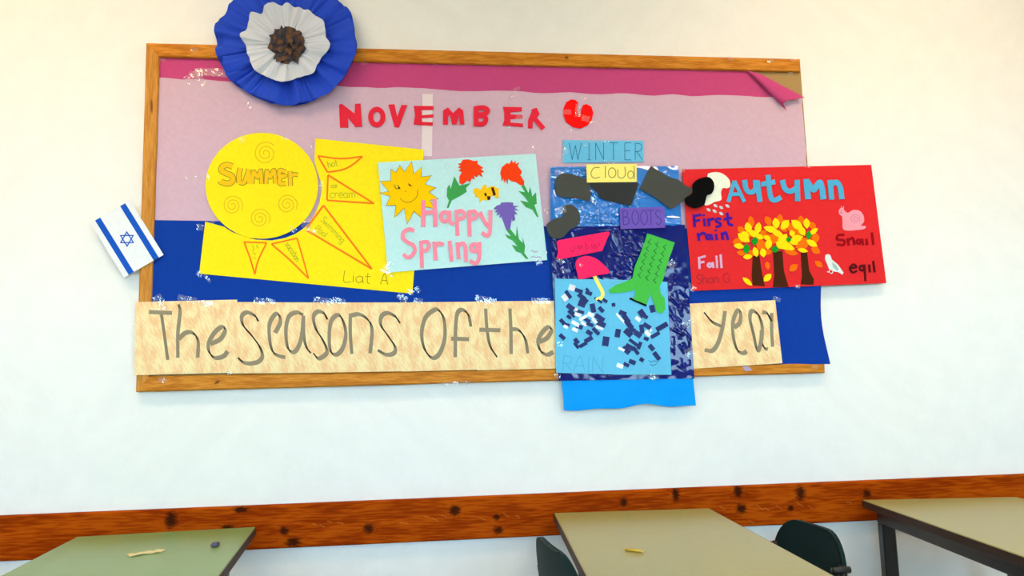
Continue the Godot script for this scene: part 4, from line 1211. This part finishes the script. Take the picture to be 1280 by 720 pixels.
	for l in [[175, 310, 100, 64, 95], [254, 238, 84, 62, 100], [446, 314, 72, 66, 0], [575, 222, 52, 52, 20], [765, 182, 88, 48, 92]]:
		cut("paper_leaf", leaf_shape(l[0], l[1], l[2], l[3], l[4]), a + 0.0028, 0.0008, M.leaf_green, p)
	for l in [[375, 470, 80, 46, 80, 0], [620, 490, 100, 66, -40, 0], [860, 455, 90, 54, 40, 0], [185, 620, 120, 46, 40, 1], [375, 583, 100, 62, -45, 1]]:
		cut("fallen_leaf", leaf_shape(l[0], l[1], l[2], l[3], l[4]), a + 0.0012, 0.0008, M.leaf_yellow if l[5] == 1 else M.leaf_orange, p)
	region(0, 0, 1)
	for q in [[1003, 203, 9, 5, 0], [1010, 207, 7, 4, 0], [864, 359, 12, 7, 40], [853, 213, 6, 5, 0], [997, 358, 6, 5, 0]]:
		tape(p, q[0], q[1], q[2], q[3], q[4], z + 0.0016)

# ------------------------------------------------------------------ crepe flower
func ruffle(called: String, center: Vector2, r_in: float, r_out: float, z0: float, lift: float, pleat: float, count: float, wob: float, sd: int, m: Material, parent: Node) -> void:
	var st := SurfaceTool.new()
	st.begin(Mesh.PRIMITIVE_TRIANGLES)
	st.set_smooth_group(1)
	noise.seed = sd
	var o := origin_of(parent)
	var na := 240
	var nr := 14
	var px := 1.0 / 400.0
	var c := W(center, z0)
	var v := []
	for j in nr + 1:
		for i in na:
			var t := TAU * i / na
			var f := float(j) / nr
			var big := noise.get_noise_2d(cos(t) * 1.5, sin(t) * 1.5)
			var fold := noise.get_noise_2d(cos(t) * count + 20.0, sin(t) * count + f * 0.5)
			var fine := noise.get_noise_2d(cos(t) * count * 2.6 + 50.0, sin(t) * count * 2.6 + f * 0.4)
			var rr := lerpf(r_in, r_out * (1.0 + wob * (big + 0.5 * fold)), f) * px
			var z := lift * f * (1.0 + 0.5 * big) + pleat * (fold * (0.25 + 0.75 * f) + fine * (0.45 - 0.2 * f))
			v.append(Vector3(c.x + cos(t) * rr, c.y - sin(t) * rr, maxf(c.z + z, 0.0255)) - o)
	for j in nr:
		for i in na:
			var k := (i + 1) % na
			quad(st, v[j * na + i], v[j * na + k], v[(j + 1) * na + k], v[(j + 1) * na + i])
	put(called, st, m, parent)

func build_flower() -> void:
	region(0, 0, 1)
	var f := thing("crepe_flower", "big round flower of ruffled blue and white paper on the frame", "paper flower", W(Vector2(360, 134), 0.025))
	ruffle("blue_ruffle", Vector2(359, 50), 8, 86, 0.032, 0.006, 0.014, 2.6, 0.022, 7, M.crepe_blue, f)
	ruffle("blue_ruffle", Vector2(361, 52), 8, 82, 0.046, 0.002, 0.014, 2.8, 0.022, 17, M.crepe_blue, f)
	ruffle("white_ruffle", Vector2(358, 53), 10, 51, 0.060, 0.010, 0.008, 2.4, 0.06, 29, M.crepe_white, f)
	# crumpled brown centre
	var st := SurfaceTool.new()
	st.begin(Mesh.PRIMITIVE_TRIANGLES)
	st.set_smooth_group(-1)
	noise.seed = 41
	var o := origin_of(f)
	var c := W(Vector2(359, 56), 0.064)
	var n := 30
	var m := 12
	var v := []
	var cols := []
	for j in m + 1:
		for i in n:
			var t := TAU * i / n
			var ph := PI * 0.5 * j / m
			var dir := Vector3(cos(t) * cos(ph), sin(t) * cos(ph), sin(ph))
			var r := 1.0 + 0.28 * noise.get_noise_3dv(dir * 2.4) + 0.16 * noise.get_noise_3dv(dir * 6.0)
			v.append(c + Vector3(dir.x * 0.05, dir.y * 0.055, dir.z * 0.018) * r - o)
			var k := clampf(0.5 + 0.9 * noise.get_noise_3dv(dir * 2.2 + Vector3(9, 0, 0)), 0, 1)
			cols.append(Color(0.012, 0.014, 0.028).lerp(Color(0.14, 0.055, 0.016), k * k * k))
	for j in m:
		for i in n:
			var k := (i + 1) % n
			for q in [j * n + i, (j + 1) * n + i, (j + 1) * n + k, j * n + i, (j + 1) * n + k, j * n + k]:
				st.set_color(cols[q])
				st.add_vertex(v[q])
	var mm := mat(Color.WHITE, 0.6)
	mm.vertex_color_use_as_albedo = true
	put("brown_center", st, mm, f)

# ------------------------------------------------------------------ flag
func build_flag() -> void:
	region(0, 0, 1)
	var z := 0.0275
	var A := Vector2(204.5, 318.5)
	var along := Vector2(-0.526, -0.85)
	var across := Vector2(-0.87, 0.50)
	var q := func(s: float, t: float) -> Vector2: return A + along * s * 80.0 + across * t * 57.0
	var f := thing("paper_flag", "small white paper flag with blue stripes and star beside the board", "flag", W(q.call(0.0, 1.0), z))
	var quad4 := func(s0: float, s1: float, t0: float, t1: float) -> PackedVector2Array: return PackedVector2Array([q.call(s0, t0), q.call(s1, t0), q.call(s1, t1), q.call(s0, t1)])
	cut("flag_sheet", quad4.call(0.0, 1.0, 0.0, 1.0), z, 0.0008, M.flag_white, f)
	cut("flag_stripe", quad4.call(0.0, 1.0, 0.12, 0.25), z + 0.0008, 0.0003, M.flag_blue, f)
	cut("flag_stripe", quad4.call(0.0, 1.0, 0.75, 0.88), z + 0.0008, 0.0003, M.flag_blue, f)
	var st := begin()
	for s in [0, 1]:
		var tri := PackedVector2Array()
		for k in 4:
			var a: float = TAU * (k % 3) / 3.0 + PI * s + PI / 2
			tri.append(q.call(0.5, 0.5) + across * cos(a + PI / 2) * 9.0 - along * sin(a + PI / 2) * 9.0)
		band(st, tri, 1.7, z + 0.0013 + 0.0002 * s, 0.0, origin_of(f))
	put("flag_star", st, M.flag_blue, f)
	tape(f, 140, 262, 14, 8, -30, z + 0.0012)
	tape(f, 164, 254, 10, 7, 60, z + 0.0012)

# ------------------------------------------------------------------ desks and chairs
func desk(label: String, corner: Vector3, turn: float, top: Material, i := 0.062, w := 0.478, l := 1.2) -> void:
	# corner: back left corner of the top (world); local x along the wall, local z into the room
	var y := corner.y
	var t := thing("school_desk", label, "desk", Vector3(corner.x, 0, corner.z), "school desks along the wall")
	t.rotation.y = turn
	var st := begin()
	box(st, Vector3(0.002, y - 0.024, 0.002), Vector3(w - 0.002, y, l - 0.002), 0.002)
	put("desk_top", st, top, t)
	st = begin()
	box(st, Vector3(0, y - 0.023, 0), Vector3(0.002, y - 0.0015, l), 0.0004)
	box(st, Vector3(w - 0.002, y - 0.023, 0), Vector3(w, y - 0.0015, l), 0.0004)
	box(st, Vector3(0.002, y - 0.023, 0), Vector3(w - 0.002, y - 0.0015, 0.002), 0.0004)
	box(st, Vector3(0.002, y - 0.023, l - 0.002), Vector3(w - 0.002, y - 0.0015, l), 0.0004)
	put("edge_band", st, M.edge_band, t)
	st = begin()
	box(st, Vector3(i, y - 0.064, i), Vector3(i + 0.022, y - 0.024, l - i))
	box(st, Vector3(w - i - 0.022, y - 0.064, i), Vector3(w - i, y - 0.024, l - i))
	box(st, Vector3(i + 0.022, y - 0.064, i), Vector3(w - i - 0.022, y - 0.024, i + 0.022))
	box(st, Vector3(i + 0.022, y - 0.064, l - i - 0.022), Vector3(w - i - 0.022, y - 0.024, l - i))
	put("apron_frame", st, M.steel_black, t)
	for a in [i, w - i - 0.04]:
		for b in [i, l - i - 0.04]:
			st = begin()
			box(st, Vector3(a, 0.012, b), Vector3(a + 0.04, y - 0.064, b + 0.04), 0.004)
			var leg := put("leg", st, M.steel_black, t)
			st = begin()
			box(st, Vector3(a - 0.002, 0, b - 0.002), Vector3(a + 0.042, 0.014, b + 0.042), 0.003)
			put("foot_cap", st, M.black, leg)

# a slab with rounded corners in its own plane: x = across, y = up, bent about the vertical axis
func shell(st: SurfaceTool, hw: float, hh: float, r_top: float, r_bot: float, th: float, bend: Callable) -> void:
	var rows := []
	for k in 9:
		rows.append(-hh + r_bot * (1.0 - cos(PI * 0.5 * k / 8.0)))
	for k in 9:
		rows.append(hh - r_top + r_top * sin(PI * 0.5 * k / 8.0))
	var nx := 16
	var g := [[], []]
	for y in rows:
		var w := hw
		if y < -hh + r_bot:
			var d: float = (-hh + r_bot - y) / r_bot
			w = hw - r_bot * (1.0 - sqrt(maxf(0.0, 1.0 - d * d)))
		if y > hh - r_top:
			var d2: float = (y - hh + r_top) / r_top
			w = hw - r_top * (1.0 - sqrt(maxf(0.0, 1.0 - d2 * d2)))
		for i in nx + 1:
			var x := lerpf(-w, w, float(i) / nx)
			var p: Vector3 = bend.call(x, y)
			g[0].append(p + Vector3(0, 0, th * 0.5))
			g[1].append(p - Vector3(0, 0, th * 0.5))
	var n := nx + 1
	st.set_smooth_group(1)
	for j in rows.size() - 1:
		for i in nx:
			var k := j * n + i
			quad(st, g[0][k + n], g[0][k + n + 1], g[0][k + 1], g[0][k])
			quad(st, g[1][k], g[1][k + 1], g[1][k + n + 1], g[1][k + n])
	for j in rows.size() - 1:
		for s in [0, nx]:
			var k: int = j * n + s
			quad(st, g[0][k], g[0][k + n], g[1][k + n], g[1][k])
	for i in nx:
		var k := (rows.size() - 1) * n + i
		quad(st, g[0][k], g[0][k + 1], g[1][k + 1], g[1][k])
		quad(st, g[0][i], g[0][i + 1], g[1][i + 1], g[1][i])

func tube(st: SurfaceTool, path: Array, r: float) -> void:
	st.set_smooth_group(1)
	var n := 10
	var ring := []
	for i in path.size():
		var d: Vector3 = ((path[mini(i + 1, path.size() - 1)] as Vector3) - path[maxi(i - 1, 0)]).normalized()
		var u := d.cross(Vector3.RIGHT if absf(d.x) < 0.8 else Vector3.UP).normalized()
		var w := d.cross(u)
		var q := []
		for k in n:
			q.append((path[i] as Vector3) + (u * cos(TAU * k / n) + w * sin(TAU * k / n)) * r)
		ring.append(q)
	for i in path.size() - 1:
		for k in n:
			var k2 := (k + 1) % n
			quad(st, ring[i][k], ring[i][k2], ring[i + 1][k2], ring[i + 1][k])
	for k in range(1, n - 1):
		for v in [ring[0][0], ring[0][k + 1], ring[0][k]]:
			st.add_vertex(v)
		for v in [ring[-1][0], ring[-1][k], ring[-1][k + 1]]:
			st.add_vertex(v)

func chair(label: String, at: Vector3, turn: float, top: float, lug := 0.026) -> void:
	# local: the sitter looks towards -z, the back stands at z = 0
	var t := thing("school_chair", label, "chair", at, "dark green chairs tucked under the middle desk")
	t.rotation.y = turn
	var hh := 0.15
	var st := SurfaceTool.new()
	st.begin(Mesh.PRIMITIVE_TRIANGLES)
	shell(st, 0.185, hh, 0.11, 0.05, 0.012, func(x: float, y: float) -> Vector3: return Vector3(x, top - hh + y, 0.10 * y - 0.4 * x * x + 0.02))
	put("backrest", st, M.chair_green, t)
	st = SurfaceTool.new()
	st.begin(Mesh.PRIMITIVE_TRIANGLES)
	var sh := 0.415
	shell(st, 0.19, 0.17, 0.06, 0.06, 0.012, func(x: float, y: float) -> Vector3: return Vector3(x, y, -0.5 * x * x + (0.02 if y > 0.12 else 0.0)))
	st.generate_normals()
	var seat := put("seat", st, M.chair_green, t, false)
	seat.position = Vector3(0, sh + 0.02, -0.19)
	seat.rotation.x = -PI / 2
	for s in [-1.0, 1.0]:
		st = SurfaceTool.new()
		st.begin(Mesh.PRIMITIVE_TRIANGLES)
		tube(st, [Vector3(s * 0.165, 0.012, 0.06), Vector3(s * 0.165, 0.40, -0.02), Vector3(s * 0.17, 0.44, -0.015), Vector3(s * 0.176, top - 0.16, 0.0), Vector3(s * 0.178, top - 0.075, 0.012)], 0.010)
		var leg := put("rear_leg", st, M.steel_black, t)
		st = SurfaceTool.new()
		st.begin(Mesh.PRIMITIVE_TRIANGLES)
		tube(st, [Vector3(s * 0.165, 0.0, 0.0625), Vector3(s * 0.165, 0.02, 0.0585)], 0.013)
		put("foot_cap", st, M.black, leg)
		st = SurfaceTool.new()
		st.begin(Mesh.PRIMITIVE_TRIANGLES)
		tube(st, [Vector3(s * 0.165, 0.012, -0.36), Vector3(s * 0.16, 0.38, -0.31), Vector3(s * 0.158, 0.408, -0.29), Vector3(s * 0.16, 0.408, -0.02)], 0.010)
		leg = put("front_leg", st, M.steel_black, t)
		st = SurfaceTool.new()
		st.begin(Mesh.PRIMITIVE_TRIANGLES)
		tube(st, [Vector3(s * 0.165, 0.0, -0.3615), Vector3(s * 0.165, 0.02, -0.359)], 0.013)
		put("foot_cap", st, M.black, leg)
		st = SurfaceTool.new()
		st.begin(Mesh.PRIMITIVE_TRIANGLES)
		tube(st, [Vector3(s * 0.182, top - 0.085, -0.022), Vector3(s * 0.182, top - 0.085, lug)], 0.009)
		put("back_bolt", st, M.steel_black, t)

func build_furniture() -> void:
	desk("olive topped school desk standing between the two green chairs", Vector3(0.397, 0.752, 0.036), -deg_to_rad(5.0), M.table_olive)
	desk("pale green topped school desk with a torn paper strip on it", Vector3(-0.475 - 0.478 * cos(deg_to_rad(4.5)), 0.752, 0.052 + 0.478 * sin(deg_to_rad(4.5))), deg_to_rad(4.5), M.table_green)
	desk("olive topped school desk with a square black leg showing against the wall", Vector3(1.384, 0.752, 0.045), -deg_to_rad(9.0), M.table_olive, 0.03)
	chair("tall dark green plastic chair between the pale green desk and the middle desk", Vector3(0.280, 0, 0.91), -PI / 2 + deg_to_rad(4), 0.825, 0.008)
	chair("lower dark green plastic chair between the middle desk and the black-legged desk", Vector3(1.055, 0, 0.30), PI / 2 + deg_to_rad(3), 0.73)
	# small things left on the desks
	var y := 0.752
	var a := T(Vector2(160, 696), y)
	var b := T(Vector2(204, 689), y)
	var st := begin()
	var o := a
	var d := (b - a).normalized()
	var s := Vector3(-d.z, 0, d.x) * 0.011
	var pts := []
	for i in 9:
		var c := (b - a) * (float(i) / 8.0)
		pts.append([c + s * rng.randf_range(0.7, 1.2) + Vector3(0, 0.003 + 0.003 * rng.randf(), 0), c - s * rng.randf_range(0.7, 1.2) + Vector3(0, 0.003 + 0.003 * rng.randf(), 0)])
	var e := Vector3(0, -0.003, 0)
	for i in 8:
		quad(st, pts[i][0], pts[i + 1][0], pts[i + 1][1], pts[i][1])
		quad(st, pts[i][0], pts[i + 1][0], pts[i + 1][0] + e, pts[i][0] + e)
		quad(st, pts[i][1], pts[i + 1][1], pts[i + 1][1] + e, pts[i][1] + e)
	var strip := put("paper_strip", st, mat(rgb(224, 204, 150)), self)
	strip.position = o
	tag(strip, "torn cream paper strip lying on the pale green desk", "paper strip")
	# pencil sharpener: a small wedge with a blade
	var ps := thing("pencil_sharpener", "tiny dark wedge pencil sharpener on the pale green desk", "sharpener", T(Vector2(269, 683.5), y))
	st = begin()
	box(st, Vector3(-0.009, 0, -0.012), Vector3(0.009, 0.011, 0.012), 0.003)
	put("body", st, mat(rgb(78, 76, 96), 0.5), ps)
	st = begin()
	box(st, Vector3(-0.006, 0.011, -0.010), Vector3(0.005, 0.0122, 0.010), 0.0003)
	put("blade", st, M.steel, ps)
	# pencil stub
	var p0 := T(Vector2(782, 688.5), y)
	var p1 := T(Vector2(807, 691.5), y)
	var pc := thing("pencil_stub", "short yellow pencil stub lying on the olive middle desk", "pencil", p0)
	st = SurfaceTool.new()
	st.begin(Mesh.PRIMITIVE_TRIANGLES)
	tube(st, [Vector3(0, 0.0032, 0), (p1 - p0) * 0.8 + Vector3(0, 0.0032, 0)], 0.0032)
	put("shaft", st, mat(rgb(206, 172, 60), 0.5), pc)
	st = SurfaceTool.new()
	st.begin(Mesh.PRIMITIVE_TRIANGLES)
	tube(st, [(p1 - p0) * 0.8 + Vector3(0, 0.0032, 0), (p1 - p0) * 0.92 + Vector3(0, 0.0026, 0)], 0.0022)
	put("sharpened_tip", st, mat(rgb(214, 184, 140)), pc)
